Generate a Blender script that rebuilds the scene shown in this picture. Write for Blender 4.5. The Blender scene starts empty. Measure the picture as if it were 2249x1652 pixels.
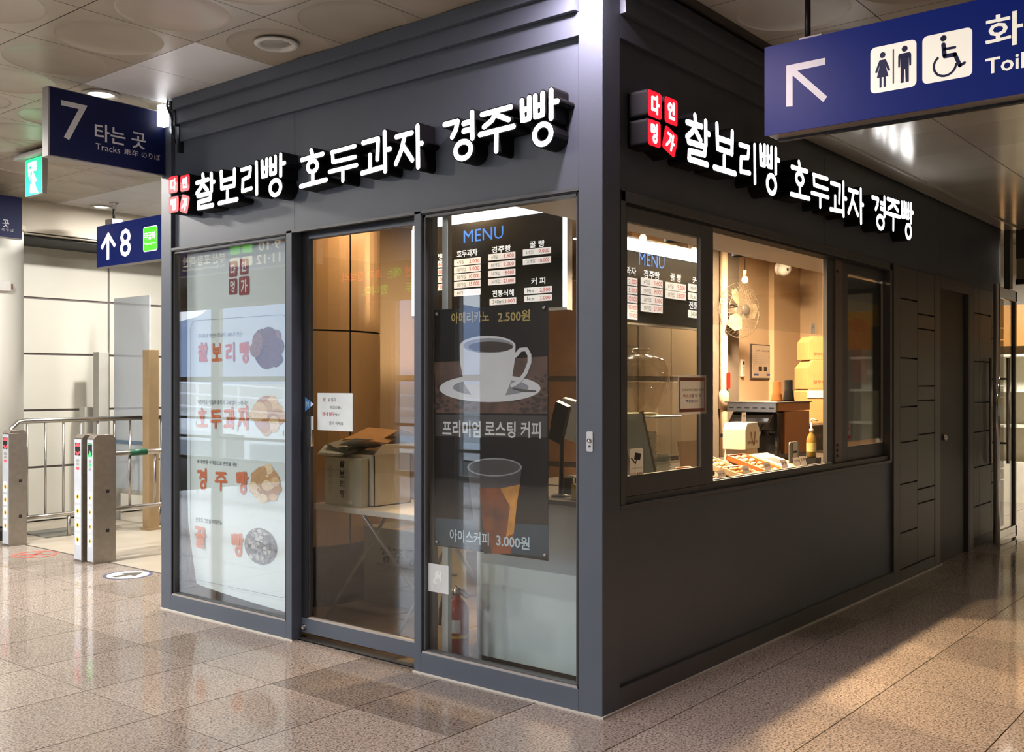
import bpy, bmesh, math, random
from mathutils import Vector, Matrix
random.seed(7)
SC = bpy.context.scene
COL = SC.collection
# ------------------------------------------------------------------ camera
F, CX, HY, W, H = 2225.0, 1124.5, 844.0, 2249.0, 1652.0      # calibrated on the kiosk edges
A = math.radians(39.15)
V = Vector((math.cos(A), math.sin(A), 0)); R_ = Vector((math.sin(A), -math.cos(A), 0)); U = Vector((0, 0, 1))
CAM = Vector((-3.775, -2.551, 1.5))
cd = bpy.data.cameras.new('camera'); cam = bpy.data.objects.new('camera', cd); COL.objects.link(cam)
cd.sensor_fit = 'HORIZONTAL'; cd.sensor_width = 36.0; cd.lens = 36.0 * F / W
cd.shift_y = (HY - H / 2) / W; cd.clip_start = 0.05; cd.clip_end = 500
cam.location = CAM; cam.rotation_euler = (math.pi / 2, 0, A - math.pi / 2)
SC.camera = cam
# ------------------------------------------------------------------ view and sky
vs = SC.view_settings
vs.view_transform = 'Standard'; vs.look = 'None'; vs.gamma = 1.0; vs.use_curve_mapping = False
vs.exposure = 0.0
SC.cycles.max_bounces = 8; SC.cycles.transparent_max_bounces = 24; SC.cycles.caustics_reflective = False
SC.cycles.sample_clamp_indirect = 4.0
wd = bpy.data.worlds.new('overcast_sky'); SC.world = wd; wd.use_nodes = True
nt = wd.node_tree; nt.nodes.clear()
o_ = nt.nodes.new('ShaderNodeOutputWorld'); b_ = nt.nodes.new('ShaderNodeBackground')
tc = nt.nodes.new('ShaderNodeTexCoord'); sx = nt.nodes.new('ShaderNodeSeparateXYZ'); rp = nt.nodes.new('ShaderNodeValToRGB')
nt.links.new(tc.outputs['Generated'], sx.inputs[0]); nt.links.new(sx.outputs['Z'], rp.inputs[0])
rp.color_ramp.elements[0].color = (0.86, 0.92, 1.0, 1); rp.color_ramp.elements[1].color = (0.55, 0.72, 1.0, 1)
nt.links.new(rp.outputs[0], b_.inputs[0]); b_.inputs[1].default_value = 5.0
nt.links.new(b_.outputs[0], o_.inputs[0])

def area(name, loc, power, size, color, rot=(0, 0, 0), shape='DISK', sy=None, spread=None):
    l = bpy.data.lights.new(name, 'AREA'); l.energy = power; l.size = size; l.shape = shape; l.color = color
    if sy: l.size_y = sy
    if spread: l.spread = spread
    o = bpy.data.objects.new(name, l); o.location = loc; o.rotation_euler = rot; COL.objects.link(o); return o
def spot(name, loc, power, color, target, angle=70, blend=.5, rad=.04):
    l = bpy.data.lights.new(name, 'SPOT'); l.energy = power; l.color = color; l.spot_size = math.radians(angle); l.spot_blend = blend
    l.shadow_soft_size = rad
    o = bpy.data.objects.new(name, l); o.location = loc
    o.rotation_euler = (Vector(target) - Vector(loc)).to_track_quat('-Z', 'Y').to_euler(); COL.objects.link(o); return o
WARM = (1.0, 0.86, 0.70); COOL = (0.86, 0.92, 1.0); AMBER = (1.0, 0.70, 0.41)
# unseen hall downlights added to light kiosk front, gates and floor; housings below
ADDED_HALL_LAMPS = [(-6.6, .6, 160), (-6.6, 2.7, 160), (-6.6, 4.8, 160), (-3.2, 1.8, 24), (-3.2, 4.8, 110), (-2.2, 7.2, 150), (2.2, 6.6, 130), (1.7, 4.9, 70), (-.9, 5.4, 130)]
for i, (x, y, p) in enumerate(ADDED_HALL_LAMPS):
    area('downlight_lamp', (x, y, 3.33), p, .24, (1.0, .95, .89))
for x in (1.6, 5.2, 8.6):  # added corridor lamps out of view, lifting floor and low ceiling, sparing the facade
    area('downlight_lamp', (x, -4.0, 2.99), 15, .24, (1.0, .84, .66))
area('downlight_lamp', (-.22, .0, 3.335), 36, .12, (1.0, .80, .90))
spot('led_flood_lamp', (.02, 3.47, 3.19), 9, (.93, .96, 1.0), (-.9, 2.5, 3.5), 150, .8)
# lamps inside the kiosk
for x, p in ((1.35, 46), (2.3, 60), (3.3, 54)):
    spot('counter_spot_lamp', (x, .98, 2.46), p * 6, AMBER, (x, .25, .9), 130, .6, .05)
area('kiosk_ceiling_lamp', (4.2, 1.2, 2.77), 330, .35, AMBER)  # unseen ceiling lamp, added to brighten the back of the kiosk
area('kiosk_ceiling_lamp', (.95, 2.35, 2.77), 12, .25, (1.0, .62, .28))
area('kiosk_ceiling_lamp', (2.6, 2.1, 2.77), 14, .3, AMBER)

# ------------------------------------------------------------------ pixel to plane helpers
def ray(px, py): return V + R_ * ((px - CX) / F) + U * ((HY - py) / F)
def onx(px, py, x=0.0): d = ray(px, py); return CAM + d * ((x - CAM.x) / d.x)
def ony(px, py, y=0.0): d = ray(px, py); return CAM + d * ((y - CAM.y) / d.y)
def onz(px, py, z=0.0): d = ray(px, py); return CAM + d * ((z - CAM.z) / d.z)

# ------------------------------------------------------------------ materials
MATS = {}
def mat(name, col, rough=.5, metal=0.0, var=.06, scale=8.0, bump=0.0, bscale=60.0, emit=None, es=0.0, spec=.5, coat=0.0, rnd=0.0, detail=4.0):
    if name in MATS: return MATS[name]
    m = bpy.data.materials.new(name); m.use_nodes = True; n = m.node_tree; p = n.nodes['Principled BSDF']
    t = n.nodes.new('ShaderNodeTexCoord')
    nz = n.nodes.new('ShaderNodeTexNoise'); nz.inputs['Scale'].default_value = scale; nz.inputs['Detail'].default_value = detail
    n.links.new(t.outputs['Object'], nz.inputs['Vector'])
    r = n.nodes.new('ShaderNodeValToRGB'); e = r.color_ramp.elements
    e[0].position = .3; e[1].position = .7
    e[0].color = tuple(max(0, c * (1 - var)) for c in col) + (1,); e[1].color = tuple(min(1, c * (1 + var)) for c in col) + (1,)
    n.links.new(nz.outputs['Fac'], r.inputs[0]); out = r.outputs[0]
    if rnd:
        oi = n.nodes.new('ShaderNodeObjectInfo'); hs = n.nodes.new('ShaderNodeHueSaturation'); mr = n.nodes.new('ShaderNodeMapRange')
        mr.inputs['To Min'].default_value = 1 - rnd; mr.inputs['To Max'].default_value = 1 + rnd
        n.links.new(oi.outputs['Random'], mr.inputs['Value']); n.links.new(mr.outputs[0], hs.inputs['Value']); n.links.new(out, hs.inputs['Color']); out = hs.outputs[0]
    n.links.new(out, p.inputs['Base Color'])
    p.inputs['Roughness'].default_value = rough; p.inputs['Metallic'].default_value = metal
    p.inputs['Specular IOR Level'].default_value = spec; p.inputs['Coat Weight'].default_value = coat
    if bump:
        bn = n.nodes.new('ShaderNodeTexNoise'); bn.inputs['Scale'].default_value = bscale; bp = n.nodes.new('ShaderNodeBump')
        bp.inputs['Strength'].default_value = bump; bp.inputs['Distance'].default_value = .002
        n.links.new(t.outputs['Object'], bn.inputs['Vector']); n.links.new(bn.outputs['Fac'], bp.inputs['Height']); n.links.new(bp.outputs[0], p.inputs['Normal'])
    if emit:
        p.inputs['Emission Color'].default_value = tuple(emit) + (1,); p.inputs['Emission Strength'].default_value = es
    MATS[name] = m; return m
def srgb(r, g, b): return tuple((c / 255 / 12.92) if c / 255 < .04045 else ((c / 255 + .055) / 1.055) ** 2.4 for c in (r, g, b))
def glass_mat(name, tint=(1, 1, 1), ior=1.5, gain=1.0, rough=0.0, milk=0.0):
    if name in MATS: return MATS[name]
    m = bpy.data.materials.new(name); m.use_nodes = True; n = m.node_tree; n.nodes.clear()
    o = n.nodes.new('ShaderNodeOutputMaterial'); mx = n.nodes.new('ShaderNodeMixShader'); tr = n.nodes.new('ShaderNodeBsdfTransparent')
    gl = n.nodes.new('ShaderNodeBsdfGlossy'); fr = n.nodes.new('ShaderNodeFresnel'); ml = n.nodes.new('ShaderNodeMath'); ml.operation = 'MULTIPLY'; ml.use_clamp = True
    t = n.nodes.new('ShaderNodeTexCoord'); nz = n.nodes.new('ShaderNodeTexNoise'); nz.inputs['Scale'].default_value = 1.5
    mr = n.nodes.new('ShaderNodeMapRange'); mr.inputs['To Min'].default_value = gain * .92; mr.inputs['To Max'].default_value = gain * 1.08
    n.links.new(t.outputs['Object'], nz.inputs['Vector']); n.links.new(nz.outputs['Fac'], mr.inputs['Value'])
    tr.inputs[0].default_value = tuple(tint) + (1,); gl.inputs['Roughness'].default_value = rough; gl.inputs['Color'].default_value = (1, 1, 1, 1)
    ge = n.nodes.new('ShaderNodeNewGeometry'); im = n.nodes.new('ShaderNodeMix'); im.inputs[2].default_value = ior; im.inputs[3].default_value = 1 / ior   # same reflectance on both faces of a pane
    n.links.new(ge.outputs['Backfacing'], im.inputs[0]); n.links.new(im.outputs[0], fr.inputs['IOR']); n.links.new(fr.outputs[0], ml.inputs[0]); n.links.new(mr.outputs[0], ml.inputs[1])
    n.links.new(ml.outputs[0], mx.inputs[0]); n.links.new(gl.outputs[0], mx.inputs[2])
    if milk:
        df = n.nodes.new('ShaderNodeBsdfDiffuse'); df.inputs[0].default_value = tuple(tint) + (1,); m2 = n.nodes.new('ShaderNodeMixShader'); m2.inputs[0].default_value = milk
        n.links.new(tr.outputs[0], m2.inputs[1]); n.links.new(df.outputs[0], m2.inputs[2]); n.links.new(m2.outputs[0], mx.inputs[1])
    else: n.links.new(tr.outputs[0], mx.inputs[1])
    n.links.new(mx.outputs[0], o.inputs[0]); MATS[name] = m; return m
def granite():
    m = bpy.data.materials.new('polished_granite'); m.use_nodes = True; n = m.node_tree; p = n.nodes['Principled BSDF']
    t = n.nodes.new('ShaderNodeTexCoord'); oi = n.nodes.new('ShaderNodeObjectInfo')
    ad = n.nodes.new('ShaderNodeVectorMath'); ad.operation = 'ADD'; n.links.new(t.outputs['Object'], ad.inputs[0]); n.links.new(oi.outputs['Location'], ad.inputs[1])
    a = n.nodes.new('ShaderNodeTexNoise'); a.inputs['Scale'].default_value = 95; a.inputs['Detail'].default_value = 3; a.inputs['Roughness'].default_value = .7
    b = n.nodes.new('ShaderNodeTexVoronoi'); b.inputs['Scale'].default_value = 130
    n.links.new(ad.outputs[0], a.inputs['Vector']); n.links.new(ad.outputs[0], b.inputs['Vector'])
    r = n.nodes.new('ShaderNodeValToRGB'); e = r.color_ramp.elements
    e[0].position = .36; e[0].color = srgb(84, 78, 72) + (1,); e[1].position = .66; e[1].color = srgb(204, 191, 178) + (1,)
    k = e.new(.46); k.color = srgb(166, 152, 140) + (1,)
    n.links.new(a.outputs['Fac'], r.inputs[0])
    vr = n.nodes.new('ShaderNodeValToRGB'); ve = vr.color_ramp.elements; ve[0].position = .0; ve[0].color = (.45, .43, .41, 1); ve[1].position = .35; ve[1].color = (1, 1, 1, 1)
    cs = n.nodes.new('ShaderNodeSeparateColor'); n.links.new(b.outputs['Color'], cs.inputs[0]); n.links.new(cs.outputs[0], vr.inputs[0])
    mx = n.nodes.new('ShaderNodeMix'); mx.data_type = 'RGBA'; mx.blend_type = 'MULTIPLY'; mx.inputs[0].default_value = .8
    n.links.new(r.outputs[0], mx.inputs[6]); n.links.new(vr.outputs[0], mx.inputs[7])
    hs = n.nodes.new('ShaderNodeHueSaturation'); mr = n.nodes.new('ShaderNodeMapRange'); mr.inputs['To Min'].default_value = .80; mr.inputs['To Max'].default_value = 1.06
    n.links.new(oi.outputs['Random'], mr.inputs['Value']); n.links.new(mr.outputs[0], hs.inputs['Value']); n.links.new(mx.outputs[2], hs.inputs['Color'])
    n.links.new(hs.outputs[0], p.inputs['Base Color']); p.inputs['Roughness'].default_value = .075; p.inputs['Specular IOR Level'].default_value = .85
    MATS['granite'] = m; return m
GRAN = granite()
SLATE = mat('slate_grey_paint', (.078, .093, .120), .42, 0, .05, 3, .15, 220)
SLATE2 = mat('slate_grey_alu', (.085, .088, .092), .4, .2, .04, 4)
BLACKP = mat('black_paint', (.008, .008, .009), .45)
SIDE = mat('letter_side_black', (.004, .004, .005), .6, spec=.2)
RUBB = mat('black_gasket', (.006, .006, .007), .7)
WHITE = mat('white_plastic', (.75, .75, .73), .4)
STEEL = mat('brushed_steel', (.52, .50, .47), .28, 1, .06, 30)
CHROME = mat('chrome', (.8, .8, .8), .06, 1, .02)
GROUT = mat('grout', (.55, .52, .46), .8)
DGROUT = mat('dark_joint', (.05, .045, .04), .8)
PAPER = mat('paper_white', (.74, .74, .72), .7)
PAPERT = mat('laminated_paper', (.78, .76, .74), .5)      # thin sheet, lets the light behind it through
_n = PAPERT.node_tree; _p = _n.nodes['Principled BSDF']; _t = _n.nodes.new('ShaderNodeBsdfTranslucent'); _t.inputs[0].default_value = (.9, .86, .82, 1); _m = _n.nodes.new('ShaderNodeMixShader'); _m.inputs[0].default_value = .55
_n.links.new(_p.outputs[0], _m.inputs[1]); _n.links.new(_t.outputs[0], _m.inputs[2]); _n.links.new(_m.outputs[0], _n.nodes['Material Output'].inputs[0])
PAPERB = mat('paper_bluish', (.66, .72, .73), .65)
PRINTK = mat('print_black', (.012, .012, .012), .6)
PRINTR = mat('print_red', (.45, .03, .03), .6)
PRINTB = mat('print_blue', (.03, .09, .40), .6)
PRINTG = mat('print_grey', (.30, .30, .30), .6)
LEDW = mat('led_white', (.9, .9, .9), .5, emit=(1, 1, 1), es=4.5)
LEDR = mat('led_red', (.7, .02, .03), .5, emit=(1, .012, .03), es=1.15)
NAVY = mat('sign_navy', (.003, .007, .055), .4, 0, .05, spec=.25)
NAVYL = mat('sign_navy_lit', (.004, .009, .06), .45, spec=.2, emit=(.004, .02, .20), es=.45)
SIGNW = mat('sign_white', (.62, .62, .62), .45)
SIGNWL = mat('sign_white_lit', (.8, .76, .66), .45, emit=(1, .93, .76), es=.62)
GLASS = glass_mat('window_glass', (.93, .95, .95), 1.52, 1.1)
GLASSD = glass_mat('door_glass', (.88, .89, .88), 1.52, 1.1)
CLEAR = glass_mat('clear_acrylic', (.95, .95, .94), 1.45, .8)

# ------------------------------------------------------------------ mesh builder
class MB:
    def __init__(s): s.v = []; s.f = []; s.sm = []
    def poly(s, pts, smooth=False):
        b = len(s.v); s.v += [Vector(p) for p in pts]; s.f.append(tuple(range(b, b + len(pts)))); s.sm.append(smooth); return s
    def box(s, x0, y0, z0, x1, y1, z1, c=0.0):
        if x0 > x1: x0, x1 = x1, x0
        if y0 > y1: y0, y1 = y1, y0
        if z0 > z1: z0, z1 = z1, z0
        b = len(s.v)
        s.v += [Vector(p) for p in ((x0, y0, z0), (x1, y0, z0), (x1, y1, z0), (x0, y1, z0), (x0, y0, z1), (x1, y0, z1), (x1, y1, z1), (x0, y1, z1))]
        for q in ((0, 3, 2, 1), (4, 5, 6, 7), (0, 1, 5, 4), (1, 2, 6, 5), (2, 3, 7, 6), (3, 0, 4, 7)): s.f.append(tuple(b + i for i in q)); s.sm.append(False)
        return s
    def prism(s, pts, off, smooth=False):
        pts = [Vector(p) for p in pts]; off = Vector(off); n = len(pts); b = len(s.v)
        s.v += pts + [p + off for p in pts]
        s.f.append(tuple(b + i for i in range(n))); s.f.append(tuple(b + n + i for i in reversed(range(n)))); s.sm += [False, False]
        for i in range(n): j = (i + 1) % n; s.f.append((b + j, b + i, b + n + i, b + n + j)); s.sm.append(smooth)
        return s
    def lathe(s, prof, c=(0, 0, 0), n=24, axis='Z', smooth=True, cap=True):
        b = len(s.v); k = len(prof)
        for r, h in prof:
            for i in range(n):
                a = 2 * math.pi * i / n; p = (r * math.cos(a), r * math.sin(a), h)
                if axis == 'X': p = (p[2], p[0], p[1])
                if axis == 'Y': p = (p[1], p[2], p[0])
                s.v.append(Vector(p) + Vector(c))
        for j in range(k - 1):
            for i in range(n):
                i2 = (i + 1) % n; s.f.append((b + j * n + i, b + j * n + i2, b + (j + 1) * n + i2, b + (j + 1) * n + i)); s.sm.append(smooth)
        if cap:
            if prof[0][0] > 1e-5: s.f.append(tuple(b + i for i in reversed(range(n)))); s.sm.append(False)
            if prof[-1][0] > 1e-5: s.f.append(tuple(b + (k - 1) * n + i for i in range(n))); s.sm.append(False)
        return s
    def tube(s, pts, r, n=8, cap=True, smooth=True):
        pts = [Vector(p) for p in pts]; b = len(s.v); k = len(pts); rr = r if isinstance(r, (list, tuple)) else [r] * k
        up = None
        for j, p in enumerate(pts):
            d = (pts[min(j + 1, k - 1)] - pts[max(j - 1, 0)]).normalized()
            if up is None or abs(d.dot(up)) > .98: up = Vector((0, 0, 1)) if abs(d.z) < .9 else Vector((1, 0, 0))
            a = d.cross(up).normalized(); c = a.cross(d).normalized(); up = c
            for i in range(n): t = 2 * math.pi * i / n; s.v.append(p + (a * math.cos(t) + c * math.sin(t)) * rr[j])
        for j in range(k - 1):
            for i in range(n): i2 = (i + 1) % n; s.f.append((b + j * n + i, b + (j + 1) * n + i, b + (j + 1) * n + i2, b + j * n + i2)); s.sm.append(smooth)
        if cap: s.f.append(tuple(b + i for i in range(n))); s.f.append(tuple(b + (k - 1) * n + i for i in reversed(range(n)))); s.sm += [False, False]
        return s
    def add(s, o, M=None):
        b = len(s.v); s.v += [(M @ v if M else v.copy()) for v in o.v]; s.f += [tuple(b + i for i in f) for f in o.f]; s.sm += o.sm; return s
    def xf(s, M): s.v = [M @ v for v in s.v]; return s
    def mesh(s, name, off=Vector((0, 0, 0))):
        m = bpy.data.meshes.new(name); m.from_pydata([v - off for v in s.v], [], s.f); m.polygons.foreach_set('use_smooth', s.sm)
        m.update(); return m
def root_of(o):
    while o.parent: o = o.parent
    return o
def tag(o, label, cat, group=None, kind=None):
    if label: o['label'] = label
    if cat: o['category'] = cat
    if group: o['group'] = group
    if kind: o['kind'] = kind
    return o
def thing(name, label, cat, loc=(0, 0, 0), group=None, kind=None):
    o = bpy.data.objects.new(name, None); o.location = loc; o.empty_display_size = .05; COL.objects.link(o); return tag(o, label, cat, group, kind)
def put(name, mb, m, parent=None, label=None, bevel=0.0):
    """one mesh object; a part when it has a parent (its vertices are world coordinates either way)"""
    if parent is None:
        lo = Vector((min(v.x for v in mb.v), min(v.y for v in mb.v), min(v.z for v in mb.v))); hi = Vector((max(v.x for v in mb.v), max(v.y for v in mb.v), 0))
        off = Vector(((lo.x + hi.x) / 2, (lo.y + hi.y) / 2, lo.z))
    else: off = root_of(parent).location.copy()
    me = mb.mesh(name, off); me.materials.append(m); o = bpy.data.objects.new(name, me); COL.objects.link(o)
    if parent is None: o.location = off
    else: o.parent = parent
    if label: o['label'] = label
    if bevel:
        b = o.modifiers.new('bevel', 'BEVEL'); b.width = bevel; b.segments = 2; b.limit_method = 'ANGLE'
    return o
def solo(name, mb, m, label, cat, group=None, kind=None, bevel=0.0):
    return tag(put(name, mb, m, None, None, bevel), label, cat, group, kind)
def struct(name, mb, m, bevel=0.0): return tag(put(name, mb, m, None, None, bevel), None, None, None, 'structure')
def copy_tree(o, parent=None):
    c = o.copy(); COL.objects.link(c); c.parent = parent
    for ch in list(o.children): copy_tree(ch, c)
    return c
def B(*a): return MB().box(*a)

# ------------------------------------------------------------------ flat print: planes, shapes and lettering
class Plane:
    """a vertical (or free) plane: origin, right, up, normal towards the viewer"""
    def __init__(s, o, r, u): s.o = Vector(o); s.r = Vector(r).normalized(); s.u = Vector(u).normalized(); s.n = s.r.cross(s.u)
    def p(s, a, b, c=0.0): return s.o + s.r * a + s.u * b + s.n * c
    def flat(s, pts, c=0.0005, mb=None): mb = mb or MB(); mb.poly([s.p(a, b, c) for a, b in pts]); return mb
    def slab(s, pts, c0, c1, mb=None): mb = mb or MB(); mb.prism([s.p(a, b, c1) for a, b in pts], s.n * (c0 - c1)); return mb
def PX(x): return Plane((x, 0, 0), (0, -1, 0), (0, 0, 1))      # faces -X: a = -y, b = z
def PY(y): return Plane((0, y, 0), (1, 0, 0), (0, 0, 1))       # faces -Y: a = x, b = z
def rect(a0, b0, a1, b1): return [(a0, b0), (a1, b0), (a1, b1), (a0, b1)]
def rrect(a0, b0, a1, b1, r, n=5):
    out = []
    for cx, cy, t0 in ((a1 - r, b0 + r, -90), (a1 - r, b1 - r, 0), (a0 + r, b1 - r, 90), (a0 + r, b0 + r, 180)):
        for i in range(n + 1): t = math.radians(t0 + 90 * i / n); out.append((cx + r * math.cos(t), cy + r * math.sin(t)))
    return out
def ell(cx, cy, rx, ry, n=28, t0=0, t1=360):
    m = n if t1 - t0 == 360 else n + 1
    return [(cx + rx * math.cos(math.radians(t0 + (t1 - t0) * i / n)), cy + ry * math.sin(math.radians(t0 + (t1 - t0) * i / n))) for i in range(m)]
_txt = {}
TMP = bpy.data.scenes.new('type_setting')          # scratch scene for turning type into meshes, removed at the end
TYPE = bpy.data.objects.new('lettering', bpy.data.curves.new('lettering', 'FONT')); TMP.collection.objects.link(TYPE)
TYPE.data.resolution_u = 2; TYPE.data.fill_mode = 'FRONT'
def text_mesh(body, bold=0.0):
    k = (body, bold)
    if k not in _txt:
        c = TYPE.data; c.body = body; c.offset = bold; TMP.view_layers[0].update()
        m = bpy.data.meshes.new_from_object(TYPE.evaluated_get(TMP.view_layers[0].depsgraph))
        vs_ = [v.co.copy() for v in m.vertices]; fs = [tuple(p.vertices) for p in m.polygons]
        bpy.data.meshes.remove(m)
        x0 = min(v.x for v in vs_); x1 = max(v.x for v in vs_); y0 = min(v.y for v in vs_); y1 = max(v.y for v in vs_)
        _txt[k] = ([((v.x - x0) / (x1 - x0), (v.y - y0) / (y1 - y0)) for v in vs_], fs, (x1 - x0) / (y1 - y0))
    return _txt[k]
def lettering(pl, body, a0, b0, a1, b1, c=.0008, bold=0.0, mb=None, mirror=False, skew=0.0):
    """text fitted into the rectangle a0..a1, b0..b1 of a plane"""
    vs_, fs, asp = text_mesh(body, bold); mb = mb or MB(); b = len(mb.v)
    mb.v += [pl.p(a0 + (a1 - a0) * ((1 - x) if mirror else x), b0 + (b1 - b0) * y + skew * x, c) for x, y in vs_]
    mb.f += [tuple(b + i for i in f) for f in fs]; mb.sm += [False] * len(fs); return mb
def textL(body, cx, cy, w, h, x, bold=0.0, c=.0008, mb=None, mirror=False):   # pixel box on a plane x = const
    pl = PX(x); a0 = -onx(cx - w / 2, cy, x).y; a1 = -onx(cx + w / 2, cy, x).y
    return lettering(pl, body, a0, onx(cx, cy + h / 2, x).z, a1, onx(cx, cy - h / 2, x).z, c, bold, mb, mirror)
def textR(body, cx, cy, w, h, y, bold=0.0, c=.0008, mb=None, mirror=False):   # pixel box on a plane y = const
    pl = PY(y); a0 = ony(cx - w / 2, cy, y).x; a1 = ony(cx + w / 2, cy, y).x
    return lettering(pl, body, a0, ony(cx, cy + h / 2, y).z, a1, ony(cx, cy - h / 2, y).z, c, bold, mb, mirror)
# brush-stroke syllables, unit box, strokes as polylines or rings ('o', cx, cy, rx, ry)
GLY = {
 '찰': [[(.38, 1), (.41, .86)], [(.06, .80), (.66, .83)], [(.40, .82), (.27, .64), (.06, .50)], [(.38, .72), (.62, .53)], [(.83, .97), (.84, .48)], [(.84, .74), (.97, .73)],
        [(.12, .41), (.80, .43), (.78, .26), (.16, .23), (.14, .06), (.90, .07)]],
 '보': [[(.14, 1), (.17, .50)], [(.84, .98), (.82, .50)], [(.16, .72), (.82, .74)], [(.17, .50), (.82, .51)], [(.47, .38), (.47, .10)], [(.03, .07), (.97, .09)]],
 '리': [[(.05, .86), (.55, .88), (.50, .60), (.12, .54), (.10, .17), (.60, .21)], [(.88, 1), (.90, 0)]],
 '빵': [[(.04, .93), (.06, .54)], [(.24, .96), (.24, .55)], [(.05, .74), (.24, .75)], [(.06, .54), (.24, .55)], [(.40, .96), (.41, .56)], [(.60, .98), (.60, .57)], [(.40, .76), (.60, .77)], [(.41, .56), (.60, .57)],
        [(.82, 1), (.82, .47)], [(.82, .77), (.98, .77)], ('o', .60, .19, .22, .19)],
 '호': [[(.42, 1), (.47, .88)], [(.06, .79), (.86, .83)], ('o', .47, .55, .18, .15), [(.48, .37), (.48, .12)], [(.02, .06), (.98, .11)]],
 '두': [[(.10, .93), (.92, .97)], [(.13, .93), (.15, .64)], [(.15, .63), (.93, .65)], [(.02, .36), (.98, .40)], [(.50, .38), (.50, .02)]],
 '과': [[(.06, .85), (.58, .87), (.55, .36)], [(.30, .50), (.30, .14)], [(.02, .08), (.72, .13)], [(.80, 1), (.82, .02)], [(.82, .55), (.98, .55)]],
 '자': [[(.06, .85), (.62, .87)], [(.37, .85), (.24, .48), (.04, .18)], [(.30, .60), (.64, .20)], [(.83, 1), (.85, 0)], [(.85, .56), (.98, .56)]],
 '경': [[(.03, .86), (.46, .87), (.40, .68), (.28, .54)], [(.93, 1), (.94, .42)], [(.66, .79), (.92, .80)], [(.66, .62), (.92, .63)], ('o', .64, .19, .25, .19)],
 '주': [[(.08, .92), (.90, .95)], [(.50, .93), (.38, .74), (.14, .62)], [(.50, .84), (.84, .67)], [(.02, .46), (.98, .49)], [(.50, .48), (.49, 0)]],
 '꿀': [[(.06, .96), (.42, .96), (.36, .72)], [(.52, .96), (.90, .96), (.86, .72)], [(.02, .60), (.98, .62)], [(.5, .61), (.5, .48)], [(.18, .42), (.82, .42), (.80, .26), (.20, .23), (.18, .06), (.86, .06)]],
 '다': [[(.58, .84), (.16, .84), (.15, .20), (.62, .24)], [(.76, .95), (.76, .06)], [(.76, .52), (.94, .52)]],
 '인': [('o', .33, .68, .20, .18), [(.78, .94), (.78, .40)], [(.28, .36), (.28, .12), (.86, .13)]],
 '명': [[(.12, .90), (.44, .90), (.44, .58), (.12, .58), (.12, .90)], [(.80, .97), (.80, .44)], [(.50, .80), (.80, .80)], [(.50, .66), (.80, .66)], ('o', .56, .20, .20, .17)],
 '가': [[(.12, .86), (.50, .86), (.40, .45), (.14, .12)], [(.74, .95), (.74, .05)], [(.74, .5), (.95, .5)]],
}
def capsule(p, q, r, n=7):
    p = Vector(p); q = Vector(q); d = (q - p); a = math.atan2(d.y, d.x) if d.length > 1e-6 else 0
    return [(p.x + r * math.cos(a + math.pi / 2 + math.pi * i / n), p.y + r * math.sin(a + math.pi / 2 + math.pi * i / n)) for i in range(n + 1)] + \
           [(q.x + r * math.cos(a - math.pi / 2 + math.pi * i / n), q.y + r * math.sin(a - math.pi / 2 + math.pi * i / n)) for i in range(n + 1)]
def brush(pl, ch, a0, b0, a1, b1, r, c0, c1, rot=0.0, grow=0.0):
    """a syllable of rounded strokes in a rectangle of a plane, as slabs from c0 to c1 (or flat when c0 is None)"""
    mb = MB(); w, h = a1 - a0, b1 - b0
    ca, cb = (a0 + a1) / 2, (b0 + b1) / 2; cr, sr = math.cos(rot), math.sin(rot)
    def tr(x, y):
        a = a0 + r + (w - 2 * r) * x; b = b0 + r + (h - 2 * r) * y
        return (ca + (a - ca) * cr - (b - cb) * sr, cb + (a - ca) * sr + (b - cb) * cr)
    k_ = 0
    for st in GLY[ch]:
        if st[0] == 'o':
            _, x, y, rx, ry = st; n = 22
            for i in range(n):
                t0, t1 = 2 * math.pi * i / n, 2 * math.pi * (i + 1) / n; P = []
                for t, s_ in ((t0, 1), (t1, 1), (t1, -1), (t0, -1)):
                    q = Vector(tr(x + rx * math.cos(t), y + ry * math.sin(t))); cc = Vector(tr(x, y)); d = q - cc
                    d2 = Vector((d.x / max(rx * w, 1e-6) ** 2, d.y / max(ry * h, 1e-6) ** 2)).normalized()
                    q = q + d2 * (s_ * (r + grow)); P.append((q.x, q.y))
                k_ += 1
                if c0 is None: pl.flat(P, c1 + .00002 * k_, mb)
                else: pl.slab(P, c0, c1, mb)
        else:
            for p, q in zip(st[:-1], st[1:]):
                P = capsule(tr(*p), tr(*q), r + grow)
                k_ += 1
                if c0 is None: pl.flat(P, c1 + .00002 * k_, mb)
                else: pl.slab(P, c0, c1, mb)
    return mb

# ================================================================== SETTING
def proj(p):
    q = Vector(p) - CAM; d = q.dot(V)
    return (CX + F * q.dot(R_) / d, HY - F * q.z / d) if d > .05 else None
def in_view(x0, y0, x1, y1, z):
    best = []
    for i in range(4):
        for j in range(4):
            q = proj((x0 + (x1 - x0) * i / 3, y0 + (y1 - y0) * j / 3, z))
            if q and -60 < q[0] < W + 60 and -60 < q[1] < H + 60: best.append(q)
    if len(best) < 2: return 0
    return 1 + (max(b[0] for b in best) - min(b[0] for b in best)) * (max(b[1] for b in best) - min(b[1] for b in best))
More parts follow.
